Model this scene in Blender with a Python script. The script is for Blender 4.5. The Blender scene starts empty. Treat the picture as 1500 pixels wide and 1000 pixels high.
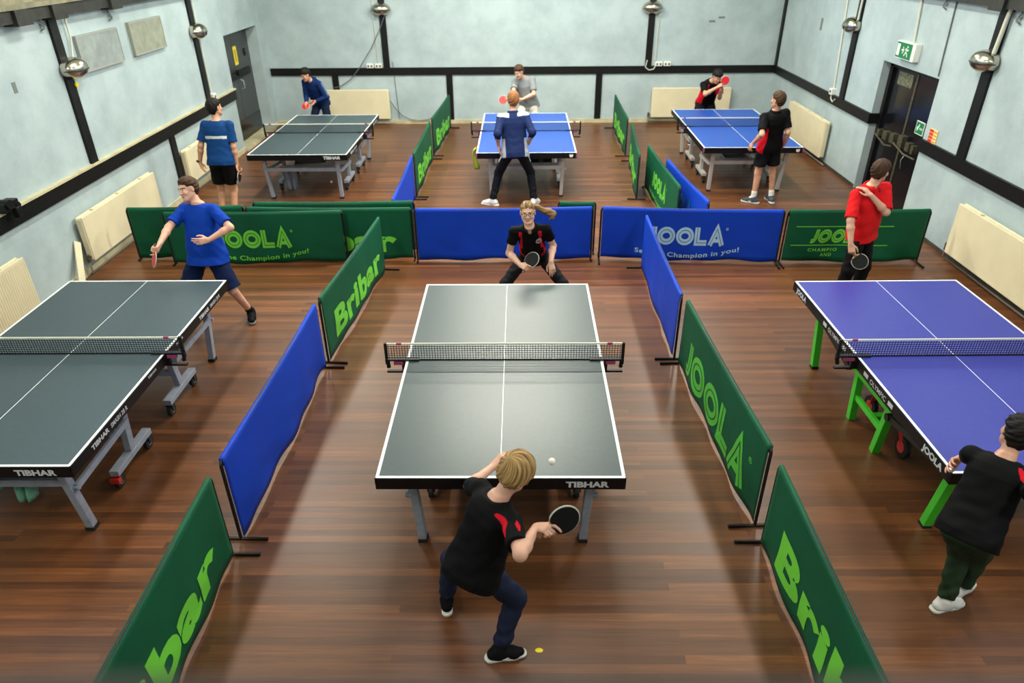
import bpy, bmesh, math, random
import numpy as np
from mathutils import Vector, Matrix
random.seed(7)
SC = bpy.context.scene
COL = SC.collection
PI = math.pi

# ------------------------------------------------------------------ helpers
def lin(c):
    o = []
    for v in c[:3]:
        v = v / 255.0
        o.append(v / 12.92 if v <= 0.04045 else ((v + 0.055) / 1.055) ** 2.4)
    return (o[0], o[1], o[2], 1.0)

def mat(name, rgb, rough=0.5, metal=0.0, spec=0.5, bump=0.0, bscale=60.0, var=0.0, vscale=4.0, rgb2=None, alpha=None, emit=0.0, sheen=0.0):
    m = bpy.data.materials.new(name)
    m.use_nodes = True
    nt = m.node_tree
    b = nt.nodes['Principled BSDF']
    b.inputs['Base Color'].default_value = lin(rgb)
    b.inputs['Roughness'].default_value = rough
    b.inputs['Metallic'].default_value = metal
    b.inputs['Specular IOR Level'].default_value = spec
    if sheen: b.inputs['Sheen Weight'].default_value = sheen
    if emit:
        b.inputs['Emission Color'].default_value = lin(rgb)
        b.inputs['Emission Strength'].default_value = emit
    tc = None
    if bump or var:
        tc = nt.nodes.new('ShaderNodeTexCoord')
    if var:
        n = nt.nodes.new('ShaderNodeTexNoise')
        n.inputs['Scale'].default_value = vscale
        n.inputs['Detail'].default_value = 6
        nt.links.new(tc.outputs['Object'], n.inputs['Vector'])
        r = nt.nodes.new('ShaderNodeValToRGB')
        r.color_ramp.elements[0].position = 0.3
        r.color_ramp.elements[1].position = 0.7
        c2 = rgb2 if rgb2 else tuple(v * (1 - var) for v in rgb)
        r.color_ramp.elements[0].color = lin(c2)
        r.color_ramp.elements[1].color = lin(rgb)
        nt.links.new(n.outputs['Fac'], r.inputs['Fac'])
        nt.links.new(r.outputs['Color'], b.inputs['Base Color'])
    if bump:
        n = nt.nodes.new('ShaderNodeTexNoise')
        n.inputs['Scale'].default_value = bscale
        n.inputs['Detail'].default_value = 4
        nt.links.new(tc.outputs['Object'], n.inputs['Vector'])
        bp = nt.nodes.new('ShaderNodeBump')
        bp.inputs['Strength'].default_value = bump
        bp.inputs['Distance'].default_value = 0.01
        nt.links.new(n.outputs['Fac'], bp.inputs['Height'])
        nt.links.new(bp.outputs['Normal'], b.inputs['Normal'])
    return m

class MB:
    """collects simple shapes into one mesh"""
    def __init__(s):
        s.v = []; s.f = []; s.m = []; s.sm = []
    def add(s, vs, fs, mi=0, smooth=False):
        o = len(s.v)
        s.v += [tuple(float(q) for q in p) for p in vs]
        for f in fs:
            s.f.append([i + o for i in f]); s.m.append(mi); s.sm.append(smooth)
    def box(s, x0, x1, y0, y1, z0, z1, mi=0, M=None):
        vs = [(x, y, z) for z in (z0, z1) for y in (y0, y1) for x in (x0, x1)]
        if M is not None: vs = [M @ Vector(p) for p in vs]
        s.add(vs, [(0, 2, 3, 1), (4, 5, 7, 6), (0, 1, 5, 4), (2, 6, 7, 3), (0, 4, 6, 2), (1, 3, 7, 5)], mi)
    def bar(s, a, b, w, h, mi=0, up=(0, 0, 1), taper=1.0):
        """square tube from a to b"""
        a = Vector(a); b = Vector(b); d = (b - a).normalized(); u = Vector(up)
        if abs(d.dot(u)) > 0.95: u = Vector((0, 1, 0))
        r = d.cross(u).normalized(); u = r.cross(d)
        vs = []
        for p, k in ((a, 1.0), (b, taper)):
            for sx, sy in ((-1, -1), (1, -1), (1, 1), (-1, 1)):
                vs.append(p + r * sx * w * .5 * k + u * sy * h * .5 * k)
        s.add(vs, [(0, 3, 2, 1), (4, 5, 6, 7), (0, 1, 5, 4), (1, 2, 6, 5), (2, 3, 7, 6), (3, 0, 4, 7)], mi)
    def tube(s, pts, r, n=10, mi=0, cap=True):
        pts = [Vector(p) for p in pts]; rings = []
        pr = None
        for i, p in enumerate(pts):
            d = (pts[min(i + 1, len(pts) - 1)] - pts[max(i - 1, 0)]).normalized()
            if pr is None:
                u = Vector((0, 0, 1)) if abs(d.z) < .9 else Vector((0, 1, 0))
                pr = d.cross(u).normalized()
            pr = (pr - d * pr.dot(d)).normalized(); q = d.cross(pr)
            rr = r[i] if isinstance(r, (list, tuple)) else r
            rings.append([p + (pr * math.cos(2 * PI * k / n) + q * math.sin(2 * PI * k / n)) * rr for k in range(n)])
        vs = [v for R in rings for v in R]; fs = []
        for i in range(len(pts) - 1):
            for k in range(n):
                fs.append((i * n + k, i * n + (k + 1) % n, (i + 1) * n + (k + 1) % n, (i + 1) * n + k))
        s.add(vs, fs, mi, True)
        if cap:
            s.add(rings[0], [tuple(range(n))[::-1]], mi); s.add(rings[-1], [tuple(range(n))], mi)
    def cyl(s, c, axis, r, h, n=20, mi=0, r2=None):
        c = Vector(c); a = Vector(axis).normalized()
        s.tube([c - a * h / 2, c + a * h / 2], [r, r if r2 is None else r2], n, mi)
    def lathe(s, prof, M, n=24, mi=0):
        vs = []
        for (r, z) in prof:
            for k in range(n):
                vs.append(M @ Vector((r * math.cos(2 * PI * k / n), r * math.sin(2 * PI * k / n), z)))
        fs = []
        for i in range(len(prof) - 1):
            for k in range(n):
                fs.append((i * n + k, i * n + (k + 1) % n, (i + 1) * n + (k + 1) % n, (i + 1) * n + k))
        s.add(vs, fs, mi, True)
    def build(s, name, mats, parent=None, bevel=0.0, loc=None):
        me = bpy.data.meshes.new(name)
        me.from_pydata(s.v, [], s.f)
        if not isinstance(mats, (list, tuple)): mats = [mats]
        for m in mats: me.materials.append(m)
        me.polygons.foreach_set('material_index', s.m)
        me.polygons.foreach_set('use_smooth', s.sm)
        me.update()
        o = bpy.data.objects.new(name, me); COL.objects.link(o)
        if parent: o.parent = parent
        if loc: o.location = loc
        if bevel:
            md = o.modifiers.new('bevel', 'BEVEL'); md.width = bevel; md.segments = 2; md.limit_method = 'ANGLE'
        return o

def tag(o, label=None, cat=None, group=None, kind=None):
    if label: o['label'] = label
    if cat: o['category'] = cat
    if group: o['group'] = group
    if kind: o['kind'] = kind
    return o

def empty(name, loc, rz=0.0):
    o = bpy.data.objects.new(name, None); COL.objects.link(o)
    o.location = loc; o.rotation_euler = (0, 0, rz); o.empty_display_size = .1
    return o

def struct(o): o['kind'] = 'structure'; return o

# flat lettering, cached as 2D triangles finely enough cut to follow a hanging cloth
_TXT = {}
def text2d(s, bold=0.02, maxlen=0.12, space=1.0):
    k = (s, bold, maxlen, space)
    if k in _TXT: return _TXT[k]
    cu = bpy.data.curves.new('lettering', 'FONT'); cu.body = s; cu.offset = bold; cu.resolution_u = 4; cu.space_character = space
    ob = bpy.data.objects.new('lettering', cu); COL.objects.link(ob)
    dg = bpy.context.evaluated_depsgraph_get(); me = ob.evaluated_get(dg).to_mesh()
    bm = bmesh.new(); bm.from_mesh(me)
    bmesh.ops.triangulate(bm, faces=bm.faces[:])
    for _ in range(4):
        ed = [e for e in bm.edges if e.calc_length() > maxlen]
        if not ed: break
        bmesh.ops.subdivide_edges(bm, edges=ed, cuts=1, use_grid_fill=False)
        bmesh.ops.triangulate(bm, faces=bm.faces[:])
    vs = [(v.co.x, v.co.y) for v in bm.verts]; bm.verts.index_update()
    fs = [tuple(v.index for v in f.verts) for f in bm.faces]
    bm.free(); ob.evaluated_get(dg).to_mesh_clear()
    bpy.data.objects.remove(ob); bpy.data.curves.remove(cu)
    x0 = min(v[0] for v in vs); x1 = max(v[0] for v in vs)
    vs = [(v[0] - x0, v[1]) for v in vs]
    _TXT[k] = (vs, fs, x1 - x0); return _TXT[k]

def put_text(mb, s, fn, u0, u1, v0, vh, bold=0.02, mi=0, maxlen=0.12, space=1.0):
    """text spans u0..u1, cap height vh above v0 (Bfont capitals are 0.73 high)"""
    vs, fs, w = text2d(s, bold, maxlen, space)
    kx = (u1 - u0) / w; ky = vh / 0.73
    mb.add([fn(u0 + x * kx, v0 + y * ky) for x, y in vs], fs, mi)

def ribbon(mb, pts, w, fn, closed=False, mi=0, off=0.0):
    """a stroked 2D line laid on a surface fn(u, v, lift)"""
    n = len(pts); P = [Vector((p[0], p[1])) for p in pts]; vs = []
    for i in range(n):
        if closed: a, b = P[(i - 1) % n], P[(i + 1) % n]; pa, pb = P[i] - a, b - P[i]
        else:
            pa = P[i] - P[i - 1] if i else P[1] - P[0]
            pb = P[i + 1] - P[i] if i < n - 1 else pa
        if pa.length < 1e-6: pa = pb
        na = Vector((-pa.y, pa.x)).normalized(); nb = Vector((-pb.y, pb.x)).normalized()
        m = (na + nb); m = m.normalized() if m.length > 1e-6 else na
        k = 1.0 / max(m.dot(na), .45)
        vs += [P[i] + m * w * .5 * k, P[i] - m * w * .5 * k]
    fs = []
    for i in range(n if closed else n - 1):
        j = (i + 1) % n
        fs.append((2 * i, 2 * i + 1, 2 * j + 1, 2 * j))
    mb.add([fn(p.x, p.y, off) for p in vs], fs, mi)

def dens(pts, step=.12):
    o = [pts[0]]
    for a, b in zip(pts, pts[1:]):
        L = math.hypot(b[0] - a[0], b[1] - a[1]); n = max(1, int(L / step))
        for k in range(1, n + 1): o.append((a[0] + (b[0] - a[0]) * k / n, a[1] + (b[1] - a[1]) * k / n))
    return o

def oval(cx, cy, rx, ry, n=40): return [(cx + rx * math.cos(2 * PI * k / n), cy + ry * math.sin(2 * PI * k / n)) for k in range(n)]

def inline_logo(mb, fn, u0, v0, width, height, slant=0.0, mi=0, mi2=1):
    """the five fat inline letters J O O L A"""
    W = 4.92
    def g(x, y, off=0.0): return fn(u0 + (x + slant * y) / W * width, v0 + y * height, off)
    arc = [(.36 - .2 * (1 - math.cos(t)) , .33 - .19 * math.sin(t)) for t in [i * PI / 12 for i in range(0, 7)]]
    J = dens([(.36, 1.0), (.36, .33)]) + arc[1:] + [(.02, .14)]
    x = 0.0
    strokes = [(J, False, .31), (oval(1.14, .5, .405, .335), True, .33), (oval(2.34, .5, .405, .335), True, .33),
               (dens([(3.12, 1.0), (3.12, .145), (3.76, .145)]), False, .32),
               (dens([(3.98, .0), (4.37, .93), (4.76, .0)]), False, .29), (dens([(4.12, .27), (4.62, .27)]), False, .2)]
    for pts, cl, w in strokes: ribbon(mb, pts, w, g, cl, mi, 0.0)
    for pts, cl, w in strokes[:5]: ribbon(mb, pts, .034, g, cl, mi2, 0.0015)
    ribbon(mb, oval(4.98, .93, .07, .06, 14), .025, g, True, mi, 0.0)
    ribbon(mb, [(4.96, .90), (4.96, .96), (5.0, .94), (4.96, .93), (5.0, .90)], .016, g, False, mi, 0.0)

# ------------------------------------------------------------------ materials
M = {}
M['black_metal'] = mat('black_metal', (18, 18, 19), .42, .2)
M['black_paint'] = mat('black_paint', (16, 17, 17), .45, spec=.3, bump=.25, bscale=25, var=.5, vscale=9)
M['grey_metal'] = mat('grey_metal', (158, 166, 182), .42, .1, var=.1, vscale=20)
M['silver_metal'] = mat('silver_metal', (188, 186, 184), .4, .2)
M['green_metal'] = mat('green_metal', (62, 190, 40), .38)
M['chrome'] = mat('chrome', (190, 185, 170), .22, 1.0, bump=.05, bscale=40)
M['apron_black'] = mat('apron_black', (9, 9, 11), .4, spec=.3)
M['rubber_black'] = mat('rubber_black', (20, 20, 21), .65)
M['wheel_grey'] = mat('wheel_grey', (120, 118, 112), .6)
M['red_plastic'] = mat('red_plastic', (200, 35, 30), .4)
M['pink_plastic'] = mat('pink_plastic', (150, 60, 105), .45)
M['white_line'] = mat('white_line', (232, 236, 236), .4)
M['white_plastic'] = mat('white_plastic', (225, 225, 218), .4)
M['top_grey'] = mat('top_grey', (56, 71, 76), .36, var=.06, vscale=30)
M['top_violet'] = mat('top_violet', (50, 52, 150), .36, var=.06, vscale=30)
M['top_blue'] = mat('top_blue', (31, 76, 162), .4, var=.06, vscale=30)
M['letter_grey'] = mat('letter_grey', (196, 198, 202), .5)
M['net_tape'] = mat('net_tape', (222, 222, 205), .7)
M['net_mesh'] = mat('net_mesh', (10, 11, 12), .85)
M['cloth_green'] = mat('cloth_green', (4, 88, 58), .65, spec=.25, bump=.12, bscale=14, var=.12, vscale=2.5)
M['cloth_blue'] = mat('cloth_blue', (4, 62, 190), .6, spec=.25, bump=.12, bscale=14, var=.08, vscale=2.5)
M['letter_lime'] = mat('letter_lime', (110, 208, 62), .55)
M['letter_green'] = mat('letter_green', (78, 184, 60), .55)
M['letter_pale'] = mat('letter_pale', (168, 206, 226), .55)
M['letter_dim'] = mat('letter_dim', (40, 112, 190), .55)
M['thread_dark'] = mat('thread_dark', (5, 70, 48), .6)
M['radiator'] = mat('radiator', (222, 211, 178), .42, var=.05, vscale=3)
M['pipe'] = mat('pipe', (150, 148, 138), .5, .2)
M['cable_white'] = mat('cable_white', (200, 200, 185), .5)
M['cable_grey'] = mat('cable_grey', (92, 98, 98), .5)
M['cream'] = mat('cream', (205, 196, 160), .55, var=.15, vscale=5)
M['door_grey'] = mat('door_grey', (58, 62, 62), .32, var=.15, vscale=3)
M['door_black'] = mat('door_black', (17, 18, 24), .16, var=.2, vscale=3)
M['brass'] = mat('brass', (106, 101, 82), .45, .5, var=.4, vscale=30)
M['sign_green'] = mat('sign_green', (8, 118, 70), .4)
M['sign_white'] = mat('sign_white', (225, 230, 220), .45)
M['sign_yellow'] = mat('sign_yellow', (238, 215, 40), .45)
M['sign_red'] = mat('sign_red', (205, 50, 35), .45)
M['sign_cream'] = mat('sign_cream', (226, 205, 130), .45)
M['board_grey'] = mat('board_grey', (148, 158, 156), .5, var=.14, vscale=8, bump=.2, bscale=20)
M['board_beige'] = mat('board_beige', (150, 155, 138), .5, var=.14, vscale=8, bump=.2, bscale=20)
M['towel'] = mat('towel', (110, 168, 142), .95, bump=.5, bscale=120)
M['ball_white'] = mat('ball_white', (238, 232, 220), .4)
M['tray'] = mat('tray', (150, 152, 146), .5)
M['rail_wood'] = mat('rail_wood', (84, 74, 80), .6, var=.2, vscale=3)
M['ceiling_yellow_green'] = mat('ceiling_yellow_green', (206, 211, 178), .8)  # unseen ceiling, tinted yellow-green so its bounce colours the upper walls
M['glass_wired_reflection'] = mat('glass_wired_reflection', (120, 122, 100), .25, var=.55, vscale=26)  # mottled colour stands in for the reflection on the wired pane
M['lime_fabric'] = mat('lime_fabric', (165, 180, 60), .8)
WIN = 2.3; P_FRONT_FILL, P_NEAR, P_MID, P_FAR, P_CEN = 100, 65, 100, 115, 270; UPL = .3; LAMP_COL = (1.0, .97, .88); EXPO = 0.0
# ------------------------------------------------------------------ setting materials
LX, RX, BY, FY, CZ = -5.25, 5.58, 11.3, -6.6, 4.9

def wall_material():
    m = bpy.data.materials.new('pale_blue_painted_brick'); m.use_nodes = True; nt = m.node_tree; N = nt.nodes; L = nt.links
    b = N['Principled BSDF']; b.inputs['Roughness'].default_value = .55
    tc = N.new('ShaderNodeTexCoord')
    n1 = N.new('ShaderNodeTexNoise'); n1.inputs['Scale'].default_value = 1.6; n1.inputs['Detail'].default_value = 8; n1.inputs['Roughness'].default_value = .65
    L.new(tc.outputs['Object'], n1.inputs['Vector'])
    r1 = N.new('ShaderNodeValToRGB'); r1.color_ramp.elements[0].position = .28; r1.color_ramp.elements[1].position = .62
    r1.color_ramp.elements[0].color = lin((150, 166, 171)); r1.color_ramp.elements[1].color = lin((174, 190, 193))
    L.new(n1.outputs['Fac'], r1.inputs['Fac'])
    # scuffs: small dark knocks in the paint
    n2 = N.new('ShaderNodeTexNoise'); n2.inputs['Scale'].default_value = 9; n2.inputs['Detail'].default_value = 9; n2.inputs['Roughness'].default_value = .8
    L.new(tc.outputs['Object'], n2.inputs['Vector'])
    r2 = N.new('ShaderNodeValToRGB'); r2.color_ramp.elements[0].position = .70; r2.color_ramp.elements[1].position = .76
    r2.color_ramp.elements[0].color = (0, 0, 0, 1); r2.color_ramp.elements[1].color = (.7, .7, .7, 1)
    L.new(n2.outputs['Fac'], r2.inputs['Fac'])
    mx = N.new('ShaderNodeMixRGB'); mx.inputs['Color2'].default_value = lin((104, 112, 112))
    L.new(r2.outputs['Color'], mx.inputs['Fac']); L.new(r1.outputs['Color'], mx.inputs['Color1'])
    L.new(mx.outputs['Color'], b.inputs['Base Color'])
    n3 = N.new('ShaderNodeTexNoise'); n3.inputs['Scale'].default_value = 30; n3.inputs['Detail'].default_value = 5
    L.new(tc.outputs['Object'], n3.inputs['Vector'])
    # brick courses under the paint
    sx = N.new('ShaderNodeSeparateXYZ'); L.new(tc.outputs['Object'], sx.inputs[0])
    ad = N.new('ShaderNodeMath'); ad.operation = 'ADD'; L.new(sx.outputs['X'], ad.inputs[0]); L.new(sx.outputs['Y'], ad.inputs[1])
    cb = N.new('ShaderNodeCombineXYZ'); L.new(ad.outputs[0], cb.inputs['X']); L.new(sx.outputs['Z'], cb.inputs['Y'])
    br = N.new('ShaderNodeTexBrick'); br.inputs['Scale'].default_value = 1.0; br.inputs['Brick Width'].default_value = .225
    br.inputs['Row Height'].default_value = .075; br.inputs['Mortar Size'].default_value = .006; br.inputs['Mortar Smooth'].default_value = .9
    br.inputs['Color1'].default_value = (1, 1, 1, 1); br.inputs['Color2'].default_value = (.93, .93, .93, 1); br.inputs['Mortar'].default_value = (.35, .35, .35, 1)
    L.new(cb.outputs[0], br.inputs['Vector'])
    mm = N.new('ShaderNodeMixRGB'); mm.inputs['Fac'].default_value = .45
    L.new(br.outputs['Color'], mm.inputs['Color1']); L.new(n3.outputs['Fac'], mm.inputs['Color2'])
    bp = N.new('ShaderNodeBump'); bp.inputs['Strength'].default_value = .22; bp.inputs['Distance'].default_value = .006
    L.new(mm.outputs['Color'], bp.inputs['Height']); L.new(bp.outputs['Normal'], b.inputs['Normal'])
    return m

def floor_material():
    m = bpy.data.materials.new('varnished_hardwood_strip'); m.use_nodes = True; nt = m.node_tree; N = nt.nodes; L = nt.links
    b = N['Principled BSDF']
    tc = N.new('ShaderNodeTexCoord')
    br = N.new('ShaderNodeTexBrick'); br.offset = .37; br.offset_frequency = 3
    br.inputs['Scale'].default_value = 1; br.inputs['Brick Width'].default_value = 1.7; br.inputs['Row Height'].default_value = .058
    br.inputs['Mortar Size'].default_value = .0012; br.inputs['Mortar Smooth'].default_value = .3; br.inputs['Bias'].default_value = 0
    br.inputs['Color1'].default_value = (0, 0, 0, 1); br.inputs['Color2'].default_value = (1, 1, 1, 1); br.inputs['Mortar'].default_value = (.5, .5, .5, 1)
    L.new(tc.outputs['Object'], br.inputs['Vector'])
    mp = N.new('ShaderNodeMapping'); mp.inputs['Scale'].default_value = (.8, 22, 1); L.new(tc.outputs['Object'], mp.inputs['Vector'])
    g = N.new('ShaderNodeTexNoise'); g.inputs['Scale'].default_value = 1.6; g.inputs['Detail'].default_value = 8; g.inputs['Roughness'].default_value = .62
    L.new(mp.outputs[0], g.inputs['Vector'])
    mp2 = N.new('ShaderNodeMapping'); mp2.inputs['Scale'].default_value = (1.6, 60, 1); L.new(tc.outputs['Object'], mp2.inputs['Vector'])
    g2 = N.new('ShaderNodeTexNoise'); g2.inputs['Scale'].default_value = 2.2; g2.inputs['Detail'].default_value = 5
    L.new(mp2.outputs[0], g2.inputs['Vector'])
    a1 = N.new('ShaderNodeMixRGB'); a1.inputs['Fac'].default_value = .6; L.new(br.outputs['Color'], a1.inputs['Color1']); L.new(g.outputs['Fac'], a1.inputs['Color2'])
    a2 = N.new('ShaderNodeMixRGB'); a2.inputs['Fac'].default_value = .3; L.new(a1.outputs['Color'], a2.inputs['Color1']); L.new(g2.outputs['Fac'], a2.inputs['Color2'])
    r = N.new('ShaderNodeValToRGB'); e = r.color_ramp.elements
    e[0].position = .30; e[0].color = lin((70, 39, 20)); e[1].position = .74; e[1].color = lin((142, 89, 49))
    k = e.new(.45); k.color = lin((89, 52, 28)); k = e.new(.6); k.color = lin((111, 66, 35))
    L.new(a2.outputs['Color'], r.inputs['Fac'])
    # worn, dulled patches
    w = N.new('ShaderNodeTexNoise'); w.inputs['Scale'].default_value = .55; w.inputs['Detail'].default_value = 7; w.inputs['Roughness'].default_value = .6
    L.new(tc.outputs['Object'], w.inputs['Vector'])
    wr = N.new('ShaderNodeValToRGB'); wr.color_ramp.elements[0].position = .42; wr.color_ramp.elements[1].position = .68
    L.new(w.outputs['Fac'], wr.inputs['Fac'])
    wm = N.new('ShaderNodeMath'); wm.operation = 'MULTIPLY'; wm.inputs[1].default_value = .5; L.new(wr.outputs['Color'], wm.inputs[0])
    mx = N.new('ShaderNodeMixRGB'); L.new(wm.outputs[0], mx.inputs['Fac']); L.new(r.outputs['Color'], mx.inputs['Color1'])
    mx.inputs['Color2'].default_value = lin((102, 68, 43))
    L.new(mx.outputs['Color'], b.inputs['Base Color'])
    rr = N.new('ShaderNodeMapRange'); rr.inputs['To Min'].default_value = .27; rr.inputs['To Max'].default_value = .46
    L.new(g.outputs['Fac'], rr.inputs['Value']); L.new(rr.outputs[0], b.inputs['Roughness'])
    bp = N.new('ShaderNodeBump'); bp.inputs['Strength'].default_value = .12; bp.inputs['Distance'].default_value = .004
    L.new(a2.outputs['Color'], bp.inputs['Height']); L.new(bp.outputs['Normal'], b.inputs['Normal'])
    return m

M['wall'] = wall_material(); M['floor'] = floor_material()

# ------------------------------------------------------------------ room shell
b = MB(); b.box(LX - .6, RX + .5, FY - .2, BY + .2, -.12, 0); struct(b.build('floor', M['floor']))
b = MB(); b.box(LX - .6, RX + .5, FY - .2, BY + .2, CZ, CZ + .1); struct(b.build('ceiling', M['ceiling_yellow_green']))
b = MB(); b.box(LX - .6, RX + .5, BY, BY + .2, 0, CZ); struct(b.build('wall_back', M['wall']))
b = MB(); b.box(LX - .6, RX + .5, FY - .2, FY, 0, CZ); struct(b.build('wall_front', M['wall']))
WZ0, WZ1 = 3.12, 4.45                       # high windows
LD0, LD1, LDZ = 9.05, 10.86, 2.08           # left door opening
RD0, RD1, RDZ = 5.0, 6.6, 1.95              # right door opening
b = MB()
b.box(LX - .6, LX, FY, LD0, 0, WZ0); b.box(LX - .6, LX, LD1, BY, 0, WZ0); b.box(LX - .6, LX, LD0, LD1, LDZ, WZ0)
b.box(LX - .6, LX, FY, BY, WZ1, CZ); b.box(LX - .6, LX - .33, LD0, LD1, 0, LDZ)
for y0, y1 in ((FY, -5.6), (-1.3, -.3), (4.0, 4.4), (8.6, BY)): b.box(LX - .6, LX, y0, y1, WZ0, WZ1)
struct(b.build('wall_left', M['wall']))
b = MB()
b.box(RX, RX + .5, FY, RD0, 0, WZ0); b.box(RX, RX + .5, RD1, BY, 0, WZ0); b.box(RX, RX + .5, RD0, RD1, RDZ, WZ0)
b.box(RX, RX + .5, FY, BY, WZ1, CZ); b.box(RX + .24, RX + .5, RD0, RD1, 0, RDZ)
for y0, y1 in ((FY, -5.6), (-1.3, -.3), (4.0, 4.4), (8.6, BY)): b.box(RX, RX + .5, y0, y1, WZ0, WZ1)
struct(b.build('wall_right', M['wall']))

# the rail round the room, its posts and the beam above (fixed black timber)
RZ0, RZ1 = 1.03, 1.18
b = MB(); b.box(LX + .005, RX - .005, BY - .035, BY + .01, RZ0, RZ1)
tb = struct(b.build('trim_1', M['black_paint']))
b = MB(); b.box(LX - .01, LX + .045, FY, LD0 - .02, .99, 1.16); b.box(LX - .01, LX + .06, FY, LD0 - .02, 1.16, 1.185, 1)
struct(b.build('trim_2', [M['black_paint'], M['cream']]))
b = MB(); b.box(RX - .04, RX + .01, RD1 - .03, BY - .036, RZ0, 1.18); b.box(RX - .04, RX + .01, FY, RD0 + .02, RZ0, 1.19)
b.box(RX - .03, RX + .2, RD1 - .035, RD1 + .005, RZ0, 1.18)
struct(b.build('trim_3', M['black_paint']))
def post(n, side, p, w, z0, z1):
    b = MB()
    if side == 'B': b.box(p - w / 2, p + w / 2, BY - .03, BY + .01, z0, z1)
    if side == 'L': b.box(LX - .01, LX + .035, p - w / 2, p + w / 2, z0, z1)
    if side == 'R': b.box(RX - .035, RX + .01, p - w / 2, p + w / 2, z0, z1)
    struct(b.build('trim_%d' % n, M['black_paint'])); return n + 1
n = 4
for p, z0, z1 in ((-2.73, RZ1, CZ), (2.86, RZ1, CZ), (-3.87, .09, RZ0), (-1.40, .09, RZ0), (1.83, .09, RZ0)): n = post(n, 'B', p, .135, z0, z1)
for p, z0, z1 in ((4.07, 1.185, 2.85), (7.83, 1.185, 2.85), (6.2, .09, .99)): n = post(n, 'L', p, .15, z0, z1)
for p, z0, z1 in ((4.03, 1.19, 2.87), (7.72, 1.18, 2.87), (BY - .03, 1.18, CZ)): n = post(n, 'R', p, .17, z0, z1)
# wall plate under the high windows, with dark brackets
b = MB(); b.box(LX - .01, LX + .12, FY, BY - .04, 2.86, 2.98)
for y in (3.4, 4.07, 5.35, 1.0, 7.83): b.box(LX + .0, LX + .16, y - .13, y + .13, 2.83, 2.985)
struct(b.build('trim_%d' % n, mat('beam_brown', (44, 46, 40), .6, var=.4, vscale=12, bump=.3))); n += 1
b = MB(); b.box(LX - .3, LX + .14, FY, BY - .04, 2.985, 3.03); b.box(LX - .3, LX + .05, FY, BY - .04, 3.03, 3.12)
struct(b.build('trim_%d' % n, mat('sill_dull', (142, 138, 112), .65, var=.3, vscale=7))); n += 1
b = MB(); b.box(RX - .12, RX + .01, FY, BY - .2, 2.87, 2.99)
for y in (4.03, 7.72): b.box(RX - .16, RX, y - .13, y + .13, 2.84, 2.995)
struct(b.build('trim_%d' % n, bpy.data.materials['beam_brown'])); n += 1
# skirting
b = MB(); b.box(LX, RX, BY - .02, BY + .01, 0, .085); struct(b.build('baseboard_back', M['cream']))
b = MB(); b.box(LX - .01, LX + .02, FY, LD0 - .02, 0, .085); b.box(LX - .01, LX + .02, LD1 + .02, BY - .02, 0, .085); struct(b.build('baseboard_left', M['cream']))
b = MB(); b.box(RX - .015, RX + .01, FY, RD0 - .02, 0, .05); b.box(RX - .015, RX + .01, RD1 + .02, BY - .02, 0, .05); struct(b.build('baseboard_right', mat('skirting_dark', (70, 64, 56), .6, var=.4, vscale=9)))

# high windows: frames with daylight behind obscured glass
sky = bpy.data.materials.new('daylight_glass'); sky.use_nodes = True
sky.node_tree.nodes['Principled BSDF'].inputs['Base Color'].default_value = (.6, .65, .7, 1)
sky.node_tree.nodes['Principled BSDF'].inputs['Emission Color'].default_value = (.62, .80, 1.0, 1)
sky.node_tree.nodes['Principled BSDF'].inputs['Emission Strength'].default_value = WIN
wn = 1
for side, x in ((-1, LX), (1, RX)):
    for y0, y1 in ((-5.6, -1.3), (-.3, 4.0), (4.4, 8.6)):
        xo = x + side * .14
        b = MB()
        for z in (WZ0, WZ1 - .06): b.box(xo - .03, xo + .03, y0, y1, z, z + .06)
        k = 5
        for i in range(k + 1):
            y = y0 + (y1 - y0 - .06) * i / k; b.box(xo - .03, xo + .03, y, y + .06, WZ0, WZ1)
        o = struct(b.build('window_%d' % wn, M['cream']))
        b = MB(); b.box(xo - .004 + side * .01, xo + .004 + side * .01, y0 + .03, y1 - .03, WZ0 + .03, WZ1 - .03)
        b.build('pane', sky, o); wn += 1

# ------------------------------------------------------------------ doors
b = MB(); x = LX - .25
b.box(x - .02, x + .02, LD0 - .03, 9.95, .05, LDZ); d = struct(b.build('door_1', M['door_grey'], bevel=.004))
b = MB(); b.box(x - .02, x + .02, 9.96, LD1 + .05, .05, LDZ); b.build('door_leaf', M['door_grey'], d, bevel=.004)
b = MB(); b.box(x + .02, x + .03, 9.1, 10.85, .05, .42); b.build('kick_plate', M['door_black'], d)
b = MB(); b.box(x + .02, x + .05, 9.3, 10.66, 1.2, 1.33); b.cyl((x + .06, 9.95, 1.31), (1, 0, 0), .05, .05); b.build('push_bar', M['black_paint'], d)
b = MB(); b.tube([(x + .02, 10.08, 1.16), (x + .08, 10.08, 1.14), (x + .08, 10.1, 1.0), (x + .02, 10.1, .98)], .012); b.build('handle', M['grey_metal'], d)
b = MB(); b.cyl((x + .03, 10.62, 1.62), (1, 0, 0), .05, .04); b.box(x + .02, x + .03, 10.52, 10.62, 1.54, 1.68, 1); b.build('lock', [M['brass'], M['black_paint']], d)
b = MB(); b.box(x + .02, x + .026, 9.98, 10.15, 1.44, 1.78); b.box(x + .026, x + .027, 10.03, 10.055, 1.5, 1.72, 1); b.box(x + .026, x + .027, 10.08, 10.095, 1.5, 1.72, 1)
tag(b.build('door_sign', [M['sign_yellow'], M['black_paint']]), 'small upright yellow notice stuck on the grey double door', 'sign')
b = MB(); b.box(LX - .33, LX + .06, LD0, LD1, 0, .045); struct(b.build('trim_%d' % n, M['cream'])); n += 1

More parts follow.
